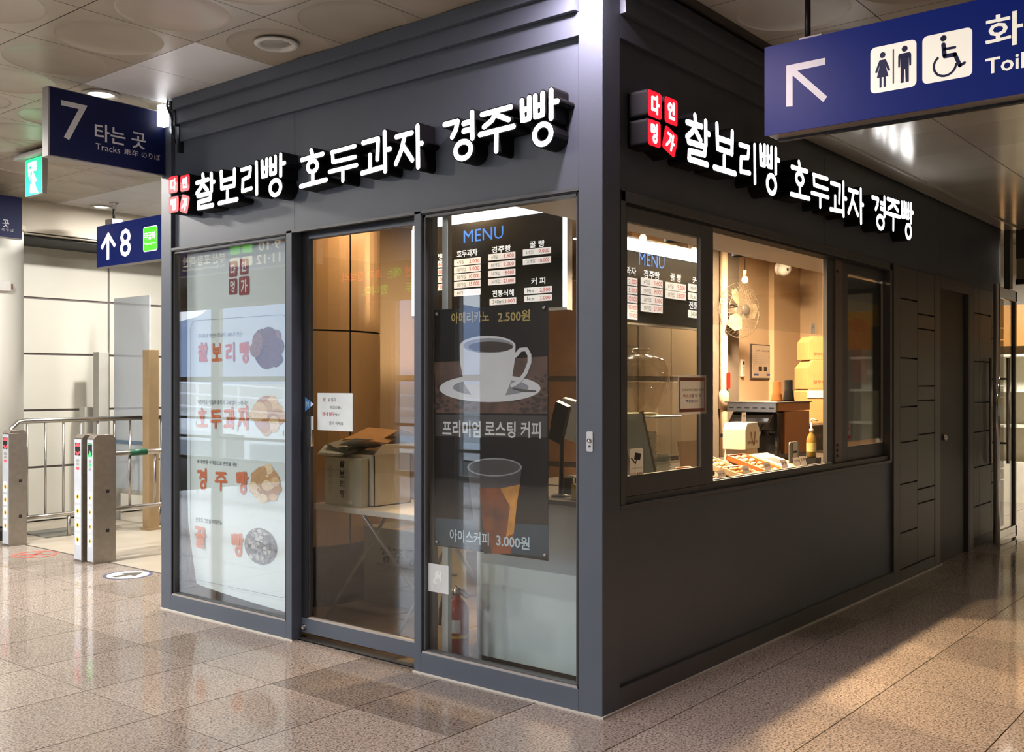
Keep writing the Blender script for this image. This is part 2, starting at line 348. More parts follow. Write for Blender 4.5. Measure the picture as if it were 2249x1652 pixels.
# --- floor: polished granite tiles on a bed
floor = struct('floor', B(-8.2, -6.7, -.12, 11.2, 18.2, -.006), DGROUT)
TX, TY, OX, OY = .645, .605, .045, .376
cells = []
for i in range(-14, 18):
    for j in range(-12, 16):
        x0, y0 = OX + i * TX, OY + j * TY; x1, y1 = x0 + TX, y0 + TY
        if x0 > .02 and y0 > -.1 and y1 < 3.5 and x1 < 7.2: continue
        if x1 < -8 or x0 > 11 or y1 < -6.5: continue
        if x0 > .68 and y0 > 3.4: continue
        cells.append((in_view(x0, y0, x1, y1, 0), x0, y0, x1, y1))
cells.sort(reverse=True)
tile_me = B(-TX / 2 + .003, -TY / 2 + .003, -.02, TX / 2 - .003, TY / 2 - .003, 0).mesh('floor_tile'); tile_me.materials.append(GRAN)
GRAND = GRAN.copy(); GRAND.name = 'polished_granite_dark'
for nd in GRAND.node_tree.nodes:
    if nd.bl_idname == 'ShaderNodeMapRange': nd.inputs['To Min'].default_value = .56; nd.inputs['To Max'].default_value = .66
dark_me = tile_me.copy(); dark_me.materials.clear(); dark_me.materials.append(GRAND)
rest = MB()
for k, (ar, x0, y0, x1, y1) in enumerate(cells):
    if k < 290 and ar > 0:
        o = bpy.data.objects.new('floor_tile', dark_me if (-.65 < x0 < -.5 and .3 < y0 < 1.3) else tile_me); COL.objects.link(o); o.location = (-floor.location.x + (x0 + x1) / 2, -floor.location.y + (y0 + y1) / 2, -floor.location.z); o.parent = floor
    else: rest.box(x0 + .003, y0 + .003, -.02, x1 - .003, y1 - .003, 0)
r_ = put('floor_tiling', rest, GRAN, floor); r_['kind'] = 'stuff'
PASS = mat('passage_floor', srgb(176, 166, 150), .28, 0, .10, 3)
pf = struct('passage_floor', B(.70, 3.56, -.005, 11, 8.45, -.001), PASS)
put('edge_strip', B(.685, 3.56, -.004, .70, 8.45, .002), DGROUT, pf)
put('rubber_mat', B(1.02, 7.2, -.001, 1.75, 7.75, .006), mat('grey_mat', srgb(110, 108, 100), .8), pf)
put('floor_guide_line', B(.9, 4.95, -.001, 2.6, 4.962, .001), DGROUT, pf)
# --- ceiling: metal panels, most of them with a shallow pressed dish
CEIL = mat('ceiling_metal_panel', srgb(158, 149, 134), .34, .0, .07, 2.5, spec=.6, rnd=.06)
CEILF = mat('ceiling_flat_panel', srgb(206, 206, 208), .42, .1, .04, 2.5, spec=.7, rnd=.05)
CEILL = mat('ceiling_low_panel', srgb(206, 200, 190), .18, .35, .05, 2, spec=.7, rnd=.07)
ceil = struct('ceiling', B(-8.2, -6.7, 3.385, 11.2, 18.2, 3.5), DGROUT)
CPX, CPY, COX, COY = .65, .6025, .06, -.145
def plain_panel(w, d, t=.02, g=.002): return B(-w / 2 + g, -d / 2 + g, 0, w / 2 - g, d / 2 - g, t)
def dish_panel(w, d, g=.0025, n=28):
    mb = MB(); hx, hy = w / 2 - g, d / 2 - g; R = min(hx, hy) * .93; rings = [(R, 0), (R * .96, .004), (R * .62, .009), (.001, .011)]
    pts = []
    for i in range(n):
        a = 2 * math.pi * i / n; c, s = math.cos(a), math.sin(a); k = 1 / max(abs(c) / hx, abs(s) / hy); pts.append((c * k, s * k))
    b = 0; mb.v = [Vector((x, y, 0)) for x, y in pts]
    for r, z in rings: mb.v += [Vector((r * math.cos(2 * math.pi * i / n), r * math.sin(2 * math.pi * i / n), z)) for i in range(n)]
    for j in range(len(rings)):
        for i in range(n): i2 = (i + 1) % n; mb.f.append((j * n + i, (j + 1) * n + i, (j + 1) * n + i2, j * n + i2)); mb.sm.append(j > 1)
    for sx_, sy_ in ((1, 1), (1, -1), (-1, 1), (-1, -1)):                       # square corners outside the ring
        i0 = round((math.degrees(math.atan2(sy_ * hy, sx_ * hx)) % 360) / 360 * n) % n
        k = len(mb.v); mb.v.append(Vector((sx_ * hx, sy_ * hy, 0)))
        for s in (-1, 0):
            p, q = (i0 + s) % n, (i0 + s + 1) % n
            mb.f.append((p, q, k)); mb.sm.append(False)
    return mb
dish_me = dish_panel(CPX, CPY).mesh('ceiling_panel'); dish_me.materials.append(CEIL)
flat_me = plain_panel(CPX, CPY).mesh('ceiling_panel'); flat_me.materials.append(CEILF)
low_me = plain_panel(CPX, CPY).mesh('ceiling_panel'); low_me.materials.append(CEILL)
cells = []
for i in range(-13, 17):
    for j in range(-11, 15):
        x0, y0 = COX + i * CPX, COY + j * CPY; x1, y1 = x0 + CPX, y0 + CPY
        if x0 > -.1 and y0 > -.2 and y1 < 3.9 and x0 < 7.4: continue
        if x1 > 2.2 and y1 < .1: continue
        if y1 > 7.75 and x1 > .9: continue
        if x1 < -8: continue
        cells.append((in_view(x0, y0, x1, y1, 3.36), x0, y0))
cells.sort(reverse=True); rest = MB()
for k, (ar, x0, y0) in enumerate(cells):
    me = flat_me if (-.65 < x0 < .0 and 2.2 < y0 < 3.1) or (x0 > .9 and y0 > 3.9) else dish_me
    if k < 240 and ar > 0:
        o = bpy.data.objects.new('ceiling_panel', me); COL.objects.link(o); o.location = Vector((x0 + CPX / 2, y0 + CPY / 2, 3.36)) - ceil.location; o.parent = ceil
    else: rest.box(x0 + .002, y0 + .002, 3.36, x0 + CPX - .002, y0 + CPY - .002, 3.37)
r_ = put('ceiling_tiling', rest, CEIL, ceil); r_['kind'] = 'stuff'
lowc = struct('ceiling_low', B(2.2, -6.6, 3.036, 11.1, .0, 3.09), DGROUT)
k = 0; rest = MB()
for i in range(14):
    for j in range(11):
        x0, y1 = 2.55 - CPX + i * .643, -.152 - j * .605; x0 = max(x0, 2.2); w = 2.55 - CPX + i * .643 + .643 - x0
        ar = in_view(x0, y1 - .605, x0 + w, y1, 3.02)
        if ar > 0 and w > .6:
            o = bpy.data.objects.new('ceiling_panel', low_me); COL.objects.link(o); o.location = Vector((x0 + w / 2, y1 - .3025, 3.02)) - lowc.location; o.parent = lowc
        else: rest.box(x0 + .003, y1 - .602, 3.02, x0 + w - .003, y1 - .003, 3.03)
rest.box(2.2, -.145, 3.018, 7.06, 0, 3.03)
r_ = put('ceiling_tiling', rest, CEILL, lowc); r_['kind'] = 'stuff'
put('edge_trim', B(2.2, -.158, 3.006, 7.06, -.143, 3.03), mat('trim_alu', (.55, .53, .5), .3, .6), lowc)
put('step_face', B(2.18, -6.6, 3.018, 2.2, 0, 3.385), CEIL, lowc)
# --- walls of the hall
PLASTER = mat('wall_plaster', srgb(196, 190, 176), .7, 0, .05, 2)
wm = MB(); OPEN = [(.3, 5.2), (7.73, 8.25), (9.02, 9.82), (12.3, 17.2)]  # first opening is unseen, added to give the kiosk front cool daylight
ys = [-6.7] + [v for o in OPEN for v in o] + [18.2]
DARKW = mat('wall_dark_pier', srgb(88, 80, 72), .6, 0, .05, 2)
for a, b in zip(ys[0::2], ys[1::2]): wm.box(-8.2, a, 0, -8.0, b, 3.385)
for a, b in OPEN: wm.box(-8.2, a, 3.06, -8.0, b, 3.385)
struct('wall_left', wm, DARKW)
FR = mat('window_frame_grey', srgb(150, 152, 152), .4)
for k, (a, b) in enumerate(OPEN):
    fm = MB()
    for z in (.0, .42, .80, 1.55, 3.0): fm.box(-8.14, a, z, -8.06, b, z + (.05 if z != 1.55 else .10))
    n = max(1, round((b - a) / 2.4))
    for i in range(n + 1): y = a + (b - a) * i / n; w = .04 if i in (0, n) else .14; fm.box(-8.14, y - w, 0, -8.06, y + w, 3.06)
    struct('window_%d' % (k + 1), fm, FR)
struct('wall_back', B(-8.2, -6.7, 0, 11.2, -6.5, 3.385), mat('wall_back_paint', srgb(120, 112, 100), .6))
struct('wall_end', B(-8.2, 18, 0, .9, 18.2, 3.385), PLASTER)
struct('wall_right', B(11, -6.7, 0, 11.2, 8.6, 3.385), PLASTER)
struct('wall_passage', B(.9, 8.6, 0, 1.0, 18.2, 3.385), PLASTER)
# far wall beyond the gates: large cladding panels
YW = 8.45
WPAN = mat('wall_cladding', srgb(214, 212, 200), .42, 0, .04, 1.5)
wf = struct('wall_far', B(.9, YW + .02, 0, 11.2, YW + .17, 3.385), mat('joint_grey', srgb(120, 112, 110), .7))
xs = [.95, 2.36, 3.9, 5.4, 7.0, 8.6, 11.0]; zs = [0, ony(57, 1028, YW).z, ony(54, 902, YW).z, ony(53, 777, YW).z, ony(53, 653, YW).z, 3.05]
for a, b in zip(xs[:-1], xs[1:]):
    for c, d in zip(zs[:-1], zs[1:]):
        if a < 5: put('wall_panel', B(a + .012, YW, c + .012, b - .012, YW + .025, d - .012), WPAN, wf, bevel=.003)
BULK = mat('bulkhead_paint', srgb(206, 198, 182), .6, 0, .04, 1.5)
struct('trim_1', MB().box(.9, 7.70, 3.03, 11, 7.72, 3.385).box(.9, 7.70, 3.02, 11, YW + .02, 3.04), BULK)
struct('trim_2', B(.9, 7.76, 2.995, 11, YW + .02, 3.012), mat('dark_slot', (.02, .02, .02), .7))
# wall across the corridor on the right, with a glazed header
HD = mat('header_dark', srgb(62, 62, 58), .5)
wc = struct('wall_cross', B(7.10, -6.5, 2.74, 7.16, -.10, 3.02), HD)
put('header_rail', B(7.08, -6.5, 2.48, 7.18, -.10, 2.53), BLACKP, wc)
put('header_post', B(7.06, -.055, 2.44, 7.17, .0, 3.02), SLATE2, wc)
put('transom_panel', B(7.12, -6.5, 2.53, 7.14, -.10, 2.74), mat('transom_pale', srgb(150, 148, 134), .4), wc)
# shop on the other side of that wall, seen as a sliver past the glass door
solo('shop_shelf', MB().box(10.2, -2.6, 0, 10.7, 2.6, .5).box(10.2, -2.6, .95, 10.7, 2.6, .98).box(10.2, -2.6, 1.4, 10.7, 2.6, 1.43).box(10.2, -2.6, 1.85, 10.7, 2.6, 1.88).box(10.65, -2.6, .5, 10.7, 2.6, 2.05),
     mat('shelf_cream', srgb(226, 222, 205), .5), 'cream shop shelving at the far end behind the chrome glass door', 'shelf')
sp = solo('shop_sign_board', B(10.1, -2.6, 1.98, 10.18, 2.6, 2.5), mat('sign_amber', srgb(150, 104, 44), .5, emit=srgb(190, 130, 50), es=.12), 'amber sign board above cream shelving seen through the glass door', 'sign')
solo('red_crate', MB().box(9.3, -.05, 0, 9.8, .25, .72).box(9.28, -.07, .65, 9.82, .27, .72), mat('crate_red', srgb(165, 60, 45), .5), 'red brown crate on the floor beyond the glass door', 'crate')
area('shop_ceiling_lamp', (8.8, .6, 2.98), 150, .5, (1, .95, .85))

# ================================================================== KIOSK
KI = thing('snack_kiosk', 'slate grey corner snack kiosk with glazed front and serving window', 'kiosk', (3.5, 1.77, 0))
Lk = 3.549
put('corner_post', B(0, 0, 0, .143, .131, 3.36), SLATE, KI, bevel=.002)
put('end_post', MB().box(0, 3.432, 0, .12, Lk, 3.36), SLATE, KI, bevel=.002)
put('jamb_post', MB().box(0, 2.182, .0, .075, 2.234, 2.40), SLATE, KI, bevel=.002)
put('mullion_post', MB().box(0, 1.133, .0, .06, 1.181, 2.40), SLATE, KI, bevel=.002)
put('base_rail', B(0, 2.234, .0, .075, 3.432, .107), SLATE, KI, bevel=.002)
put('base_rail', B(0, .131, .0, .075, 1.133, .109), SLATE, KI, bevel=.002)
put('floor_sealant', MB().box(-.008, 2.17, 0, .0, Lk, .008).box(-.008, -.006, 0, 0, 1.185, .008).box(-.010, -.010, 0, 5.02, 0, .010), GROUT, KI)
# fascia of the front with three stepped bands
put('fascia_panel', B(.028, .133, 2.40, .06, 2.186, 3.36), SLATE, KI, bevel=.0015)
put('fascia_panel', B(.028, 2.190, 2.40, .06, 3.430, 3.36), SLATE, KI, bevel=.0015)
for z0, z1, x in ((3.092, 3.20, .000), (3.20, 3.288, -.030), (3.288, 3.36, -.060)): put('cornice_band', B(x, .131, z0, .04, 3.33, z1), SLATE, KI, bevel=.002)
put('cornice_end', MB().box(-.066, 3.33, 3.285, .05, 3.35, 3.345).box(-.036, 3.33, 3.19, .05, 3.35, 3.285).box(-.006, 3.33, 3.02, .05, 3.35, 3.19), BLACKP, KI)
put('header_reveal', MB().box(0.0, .131, 2.385, .028, 3.43, 2.40), SLATE2, KI)
def shop_window(y0, y1, z0, z1):
    fm = MB(); e = .022
    for a, b, c, d in ((y0, y0 + e, z0, z1), (y1 - e, y1, z0, z1), (y0, y1, z0, z0 + .014), (y0, y1, z1 - e, z1)): fm.box(.012, a, c, .055, b, d)
    f = put('shop_window', fm, SLATE2, KI)
    gm = MB(); g = .008
    for a, b, c, d in ((y0, y0 + g, z0, z1), (y1 - g, y1, z0, z1), (y0, y1, z1 - g, z1)): gm.box(.002, a, c, .013, b, d)
    put('gasket', gm, RUBB, f)
    put('glass_pane', B(.030, y0 + .01, z0, .036, y1 - .01, z1), GLASS, f)
    put('sill_strip', B(.002, y0, z0 - .004, .03, y1, z0 + .008), mat('sill_pale', (.36, .33, .30), .5), f)
    return f
shop_window(2.234, 3.432, .107, 2.385)
shop_window(.131, 1.133, .109, 2.385)
put('inner_track', MB().box(.085, 1.02, .1, .115, 1.06, 2.4), mat('track_alu', (.5, .5, .48), .35, .5), KI)
# sliding door, set back behind the front
dm = MB().box(.075, 1.15, .040, .115, 2.19, .128).box(.075, 2.128, .128, .115, 2.19, 2.40).box(.075, 1.15, 2.35, .115, 2.19, 2.40).box(.075, 1.12, .040, .115, 1.18, 2.40)
DR = put('sliding_door', dm, SLATE, KI, bevel=.0015)
put('glass_pane', B(.092, 1.17, .128, .098, 2.13, 2.36), GLASSD, DR)
put('stile_cover', B(.072, 2.12, .128, .076, 2.19, 2.385), BLACKP, DR)
put('edge_strip', B(.068, 2.184, .2, .073, 2.187, 2.33), STEEL, DR)
put('sill_strip', B(.074, 1.15, .124, .1, 2.12, .134), mat('sill_pale', (.36, .33, .30), .5), DR)
put('door_handle', MB().box(.055, onx(685, 945, .06).y, onx(676, 980, .06).z, .074, onx(680.5, 945, .06).y, onx(676, 914, .06).z), CHROME, DR, bevel=.002)
put('handle_plate', MB().box(.068, onx(680.5, 945, .06).y, onx(676, 980, .06).z, .074, onx(668, 945, .06).y, onx(676, 914, .06).z), BLACKP, DR)
put('floor_lock', MB().lathe([(.020, 0), (.020, .006), (.013, .014), (.013, .022), (.001, .024)], (0, 0, 0), 16, 'X').xf(Matrix.Translation((.075, 2.158, .072)) @ Matrix.Diagonal((-1, 1, 1, 1))), CHROME, DR)
put('door_header', B(.07, 1.18, 2.37, .13, 2.19, 2.42), BLACKP, KI)
put('door_track', B(.06, 1.18, .0, .13, 2.182, .004), DGROUT, KI)
# ---------------- right-hand side
put('base_rail', B(.143, 0, 0, 3.849, .07, .103), SLATE2, KI, bevel=.002)
put('lower_panel', B(.146, .022, .103, 3.846, .05, .925), SLATE, KI)
put('window_sill', MB().box(.143, -.004, .922, 3.80, .12, .94).box(.15, .02, .94, 3.80, .12, .972), SLATE2, KI, bevel=.002)
put('fascia_panel', B(.145, .026, 2.40, 2.60, .06, 3.36), SLATE, KI, bevel=.0015)
put('fascia_panel', B(2.603, .026, 2.40, 5.05, .06, 3.36), SLATE, KI, bevel=.0015)
put('fascia_panel', B(5.053, .026, 2.40, 7.05, .06, 3.36), SLATE, KI, bevel=.0015)
for z0, z1, y in ((3.092, 3.20, .000), (3.20, 3.288, -.030), (3.288, 3.36, -.060)): put('cornice_band', B(.143, y, z0, 2.19, .04, z1), SLATE, KI, bevel=.002)
fm = MB()
for a, b, c, d in ((.155, .195, .94, 2.395), (3.78, 3.82, .94, 2.395), (.155, 3.82, 2.345, 2.395)): fm.box(a, .002, c, b, .11, d)
WF = put('serving_window', fm, SLATE2, KI, bevel=.002)
put('gasket', MB().box(.196, .012, .972, .206, .10, 2.345).box(.2, .012, 2.332, 3.78, .1, 2.346).box(.148, .004, .94, .155, .02, 2.40), RUBB, WF)
def sash(x0, x1, y, lw, rw, name='window_sash'):
    m = MB().box(x0, y, .975, x0 + lw, y + .03, 2.335).box(x1 - rw, y, .975, x1, y + .03, 2.335).box(x0 + lw, y, .975, x1 - rw, y + .03, 1.068).box(x0 + lw, y, 2.262, x1 - rw, y + .03, 2.335)
    s = put(name, m, SLATE2, KI, bevel=.0015)
    put('glass_pane', B(x0 + lw, y + .012, 1.068, x1 - rw, y + .018, 2.262), GLASS, s)
    put('glazing_bead', MB().box(x1 - rw - .012, y + .002, 1.068, x1 - rw, y + .012, 2.262).box(x0 + lw, y + .002, 1.062, x1 - rw, y + .012, 1.070), mat('bead_alu', (.35, .34, .32), .4), s)
    return s
S1 = sash(.206, 1.073, .018, .028, .125)
gA, gB = ony(1858, 700, .067).x, ony(1936, 700, .067).x
S2 = sash(2.72, gB + .14, .055, gA - 2.72, .14)
put('lock_stile', B(ony(1835, 700, .045).x, .045, .975, ony(1850, 700, .045).x, .057, 2.335), mat('stile_bronze', srgb(120, 104, 98), .4, .3), S2)
for z in (1.02, 1.057, 1.092, 2.257): put('lock_hole', B(ony(1838, 700, .042).x, .042, z - .009, ony(1841, 700, .042).x, .0455, z + .009), RUBB, S2)
put('window_track', MB().box(1.073, .02, .972, 2.72, .03, .985).box(1.073, .06, .972, 2.72, .07, .985), SLATE2, WF)
put('acrylic_screen', B(1.05, .10, 1.828, 2.74, .104, 2.40), CLEAR, WF)
# plain cladding with slots, the staff door, more cladding
c1 = [2.149, 1.699, 1.328, 1.06, .743, .375]; c2 = [2.053, 1.937, 1.485, 1.371, 1.103, .672, .56]
CLAD = mat('cladding_panel', (.088, .090, .088), .4, .1, .05, 3)
def cladding(x0, x1, zs_, sl=True):
    e = [2.395] + zs_ + [.10]
    for a, b in zip(e[:-1], e[1:]): put('cladding_panel', B(x0, 0, b + .006, x1, .05, a - .006), CLAD, KI)
put('cladding_back', B(3.85, .03, .0, 7.05, .08, 2.40), BLACKP, KI)
put('cladding_stile', B(3.852, 0, .0, 3.988, .05, 2.395), CLAD, KI)
cladding(3.990, 4.392, c1); cladding(4.396, 4.828, c2)
put('plinth', B(3.988, -.001, 0, 4.83, .05, .095), CLAD, KI)
put('door_frame', MB().box(4.842, -.002, 0, 4.985, .06, 2.395).box(5.84, -.002, 0, 5.985, .12, 2.395).box(4.985, -.002, 2.30, 5.84, .06, 2.395).box(5.82, .0, .0, 5.84, .12, 2.30), SLATE2, KI, bevel=.002)
SD = put('staff_door', B(4.985, .075, .03, 5.835, .115, 2.30), CLAD, KI)
put('door_knob', MB().lathe([(.03, 0), (.03, .006), (.014, .012), (.014, .03), (.028, .045), (.030, .06), (.020, .072), (.001, .075)], (0, 0, 0), 20, 'Y').xf(Matrix.Translation((5.18, .075, 1.05)) @ Matrix.Diagonal((1, -1, 1, 1))), CHROME, SD)
cladding(6.0, 6.165, [2.147, 1.707, 1.333, 1.063, .741, .385]) ; cladding(6.169, 6.587, [2.147, 1.707, 1.333, 1.063, .741, .385]); cladding(6.591, 7.05, c2)
# ---------------- inside
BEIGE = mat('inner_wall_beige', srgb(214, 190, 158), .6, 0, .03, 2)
INW = mat('inner_ceiling_white', srgb(226, 216, 204), .6, 0, .03, 2)
put('inner_floor', B(.13, .08, -.004, 7.0, 3.5, .002), mat('inner_floor', srgb(92, 78, 64), .45, 0, .15, 6), KI)
put('inner_ceiling', B(.06, .06, 2.80, 7.0, 3.5, 2.84), INW, KI)
put('inner_wall', B(.06, 3.46, 0, 7.0, 3.53, 3.36), BEIGE, KI)
put('inner_wall', B(6.9, .08, 0, 7.0, 3.46, 2.84), BEIGE, KI)
put('inner_wall', B(3.55, 2.10, 0, 6.9, 2.16, 2.84), BEIGE, KI)
put('kiosk_end_wall', B(.12, 3.50, 0, 7.05, Lk, 3.36), SLATE, KI)
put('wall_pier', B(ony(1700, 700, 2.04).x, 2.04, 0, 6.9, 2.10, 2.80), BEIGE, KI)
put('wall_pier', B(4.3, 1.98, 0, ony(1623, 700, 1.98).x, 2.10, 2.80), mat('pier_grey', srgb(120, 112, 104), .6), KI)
put('head_soffit', B(.145, .12, 2.42, 5.0, .75, 2.46), INW, KI)

# ================================================================== ILLUMINATED CHANNEL-LETTER SIGNS
LD = .085
def glyph_box(side, x0, y0, x1, y1, d):
    xm, ym = (x0 + x1) / 2, (y0 + y1) / 2
    if side == 'L': m = abs((847 - ym) / (-1608 - xm)); f = lambda px, py: onx(px, py, -d); a0, a1 = -f(x0, ym).y, -f(x1, ym).y
    else: m = abs((840 - ym) / (2936 - xm)); f = lambda px, py: ony(px, py, -d); a0, a1 = f(x0, ym).x, f(x1, ym).x
    k = .36 * m * (x1 - x0)
    return a0, f(xm, y1 - k).z, a1, f(xm, y0 + k).z
def letter_sign(side, seals, letters, label):
    pl = PX(0) if side == 'L' else PY(0)
    bx_ = [glyph_box(side, *b, LD) for _, b in letters]
    mid = pl.p((bx_[0][0] + bx_[-1][2]) / 2, min(b[1] for b in bx_), 0)
    t = thing('illuminated_sign', label, 'sign', mid)
    for ch, b in letters:
        a0, b0, a1, b1 = glyph_box(side, *b, LD); r = (b1 - b0) * (.053 if ch != '빵' else .047)
        o = put('channel_letter', brush(pl, ch, a0, b0, a1, b1, r, -.027, LD - .002, 0, .006), SIDE, t)
        put('letter_face', brush(pl, ch, a0, b0, a1, b1, r, LD - .002, LD), LEDW, o)
    for ch, b in seals:
        a0, b0, a1, b1 = glyph_box(side, *b, LD); rot = -.30 if ch == '가' else 0.0
        w, h = a1 - a0, b1 - b0
        if rot: a0 += w * .10; a1 -= w * .10; b0 += h * .06; b1 -= h * .06; w, h = a1 - a0, b1 - b0
        def turn(pts):
            ca, cb = (a0 + a1) / 2, (b0 + b1) / 2
            return [(ca + (p - ca) * math.cos(rot) - (q - cb) * math.sin(rot), cb + (p - ca) * math.sin(rot) + (q - cb) * math.cos(rot)) for p, q in pts]
        o = put('seal_block', pl.slab(turn(rrect(a0 - .004, b0 - .004, a1 + .004, b1 + .004, .018)), -.027, LD - .002), SIDE, t)
        put('seal_face', pl.slab(turn(rrect(a0, b0, a1, b1, .016)), LD - .002, LD), LEDR, o)
        i = w * .13
        put('seal_syllable', brush(pl, ch, a0 + i, b0 + h * .09, a1 - i, b1 - h * .09, h * .058, None, LD + .001, rot), LEDW, o)
    return t
letter_sign('L', [('다', (370.7, 385.5, 390.5, 425)), ('인', (396, 383, 416, 421)), ('명', (371, 431, 392, 468)), ('가', (394, 425, 416.5, 471))],
    [('찰', (427, 374.5, 473.5, 467)), ('보', (477, 366, 524, 456)), ('리', (526, 352.5, 570, 436)), ('빵', (570.5, 335, 628.5, 438)), ('호', (656, 319.5, 720, 418.5)), ('두', (719, 315, 787, 407.5)),
     ('과', (790, 284, 861, 392)), ('자', (863, 271, 931, 381)), ('경', (970, 242, 1045.5, 361)), ('주', (1048, 225, 1133.5, 343.5)), ('빵', (1138, 192, 1230, 330.5))],
    'glowing white letter sign with red seals above the sliding door front')
letter_sign('R', [('다', (1423.7, 197, 1453, 263)), ('인', (1460.5, 212, 1488, 277)), ('명', (1423.7, 261, 1451, 325)), ('가', (1454, 276, 1489.5, 345.6))],
    [('찰', (1503, 242, 1562, 376)), ('보', (1565, 267, 1619, 396)), ('리', (1621, 302, 1664.6, 407)), ('빵', (1666.6, 309, 1714, 434.5)), ('호', (1735, 346, 1780.6, 449)), ('두', (1781, 375, 1822, 465)),
     ('과', (1822, 387, 1861, 481)), ('자', (1861, 402, 1898, 495)), ('경', (1914, 420, 1946, 509)), ('주', (1946, 428, 1978.6, 513)), ('빵', (1978.6, 436.5, 2007, 530))],
    'glowing white letter sign with red seals above the serving window')

# ================================================================== STATION SIGNS
FRAMEG = mat('sign_frame_grey', srgb(150, 148, 145), .4, .3)
def polyL(x, pts, c=.0012, mb=None): pl = PX(x); return pl.flat([(-onx(a, b, x).y, onx(a, b, x).z) for a, b in pts], c, mb)
def polyR(y, pts, c=.0012, mb=None): pl = PY(y); return pl.flat([(ony(a, b, y).x, ony(a, b, y).z) for a, b in pts], c, mb)
# track 7 sign fixed to the end of the kiosk front
t = thing('track_sign', 'navy hanging sign with number 7 fixed beside the kiosk front', 'sign', (-.4, 3.53, 2.88))
put('sign_box', B(-.795, 3.492, 2.882, -.01, 3.565, 3.308), FRAMEG, t, bevel=.003)
put('sign_face', B(-.785, 3.489, 2.890, -.012, 3.494, 3.302), NAVY, t)
m = textR('7', 163, 268, 58, 84, 3.489, .0); textR('타는 곳', 264, 300, 112, 38, 3.489, .012, mb=m); textR('Tracks', 237, 326, 54, 14, 3.489, 0, mb=m); textR('乗车', 288, 335, 31, 13, 3.489, 0, mb=m); textR('のりば', 331, 343, 41, 13, 3.489, 0, mb=m)
put('lettering', m, SIGNW, t)
# track 8 sign hung from a pole, lit
y0, y1 = onx(352, 470, 1.65).y - .75, 7.41
t = thing('track_sign', 'lit navy sign with up arrow and number 8 on a black pole', 'sign', (1.7, 6.6, 2.708))
put('sign_box', B(1.655, y0, 2.712, 1.78, y1 - .003, 3.128), FRAMEG, t, bevel=.003)
put('sign_face', B(1.648, y0, 2.708, 1.656, y1, 3.132), NAVYL, t)
SGW = mat('sign_letters_lit', (.8, .8, .8), .4, emit=(1, 1, 1), es=1.0); SGG = mat('sign_green_lit', (.1, .6, .05), .4, emit=(.08, .75, .02), es=.9)
m = textL('8', 275.5, 533, 24, 62, 1.647, .01)
polyL(1.647, [(234.5, 571), (234.5, 530), (225, 549), (221, 543), (238, 509), (255, 538), (251, 544), (240, 527), (240, 570)], mb=m)
put('lettering', m, SGW, t)
yb0, yb1 = -onx(315, 525, 1.647).y, -onx(346, 525, 1.647).y; zb0, zb1 = onx(330, 552, 1.647).z, onx(330, 497, 1.647).z
bd = put('line_badge', PX(1.647).flat(rrect(yb0, zb0, yb1, zb1, .025), .002), SGW, t)
put('badge_field', PX(1.647).flat(rrect(yb0 + .008, zb0 + .008, yb1 - .008, zb1 - .008, .02), .003), SGG, bd)
m = textL('무궁화', 330, 518, 25, 17, 1.647, .02, .004); textL('Mugunghwa', 330, 535, 25, 7, 1.647, 0, .004, mb=m); put('badge_text', m, SGW, bd)
yp = onx(250, 450, 1.715).y
pm = MB().lathe([(.013, 3.18), (.013, 3.36)], (1.715, yp, 0), 12); put('hanging_pole', pm, BLACKP, t)
put('ceiling_flange', MB().lathe([(.020, 3.30), (.024, 3.345), (.045, 3.352), (.045, 3.36)], (1.715, yp, 0), 16), STEEL, t)
put('pole_bracket', B(1.66, yp - .07, 3.128, 1.77, yp + .07, 3.19), FRAMEG, t)
# sign cut off by the left edge of the picture
t = thing('track_sign', 'navy station sign cut off by the left edge beside the column', 'sign', (.2, 7.1, 2.88))
put('sign_box', B(-.6, 7.1, 2.87, .735, 7.17, 3.27), FRAMEG, t, bevel=.003); put('sign_face', B(-.59, 7.097, 2.876, .732, 7.102, 3.265), NAVY, t)
m = textR('곳', 12.5, 491, 15, 17, 7.097, .01); textR('乗车 のりば', 6, 504, 48, 6, 7.097, 0, mb=m); put('lettering', m, SIGNW, t)
# emergency exit light
ex = .06; ya, yb = onx(92, 380, ex).y, onx(55, 380, ex).y
t = thing('exit_light', 'small green running man exit light under the ceiling panels', 'exit sign', (ex + .03, (ya + yb) / 2, onx(70, 428, ex).z))
z0, z1 = onx(72, 429, ex).z, onx(72, 347, ex).z
put('mount_plate', B(ex - .05, ya - .10, z1, ex + .14, yb + .09, min(z1 + .035, 3.36)), mat('exit_mount', srgb(170, 170, 168), .5), t)
put('mount_stem', B(ex + .01, (ya + yb) / 2 - .03, z1 + .03, ex + .06, (ya + yb) / 2 + .03, 3.362), mat('exit_mount', srgb(170, 170, 168), .5), t)
put('light_box', B(ex + .002, ya, z0, ex + .05, yb, z1), FRAMEG, t, bevel=.003)
EXG = mat('exit_green', (.02, .5, .2), .4, emit=(.01, .72, .24), es=1.2)
put('light_face', PX(ex).flat(rect(-yb + .004, z0 + .004, -ya - .004, z1 - .004), 0), EXG, t)
s = lambda a, b: (a / 3.177, b / 3.177)
m = polyL(ex, [s(*p) for p in ((195, 1140), (255, 1120), (255, 1190), (230, 1195), (262, 1265), (240, 1270), (225, 1225), (250, 1300), (270, 1345), (205, 1350), (215, 1270), (200, 1230))], .002)
put('running_figure', m, SGW, t)
m = polyL(ex, [s(*p) for p in ((205, 1165), (222, 1160), (222, 1180), (206, 1182))], .003); polyL(ex, [s(*p) for p in ((226, 1200), (222, 1255), (205, 1330), (200, 1325), (214, 1262), (214, 1205))], .003, m)
put('figure_detail', m, EXG, t)
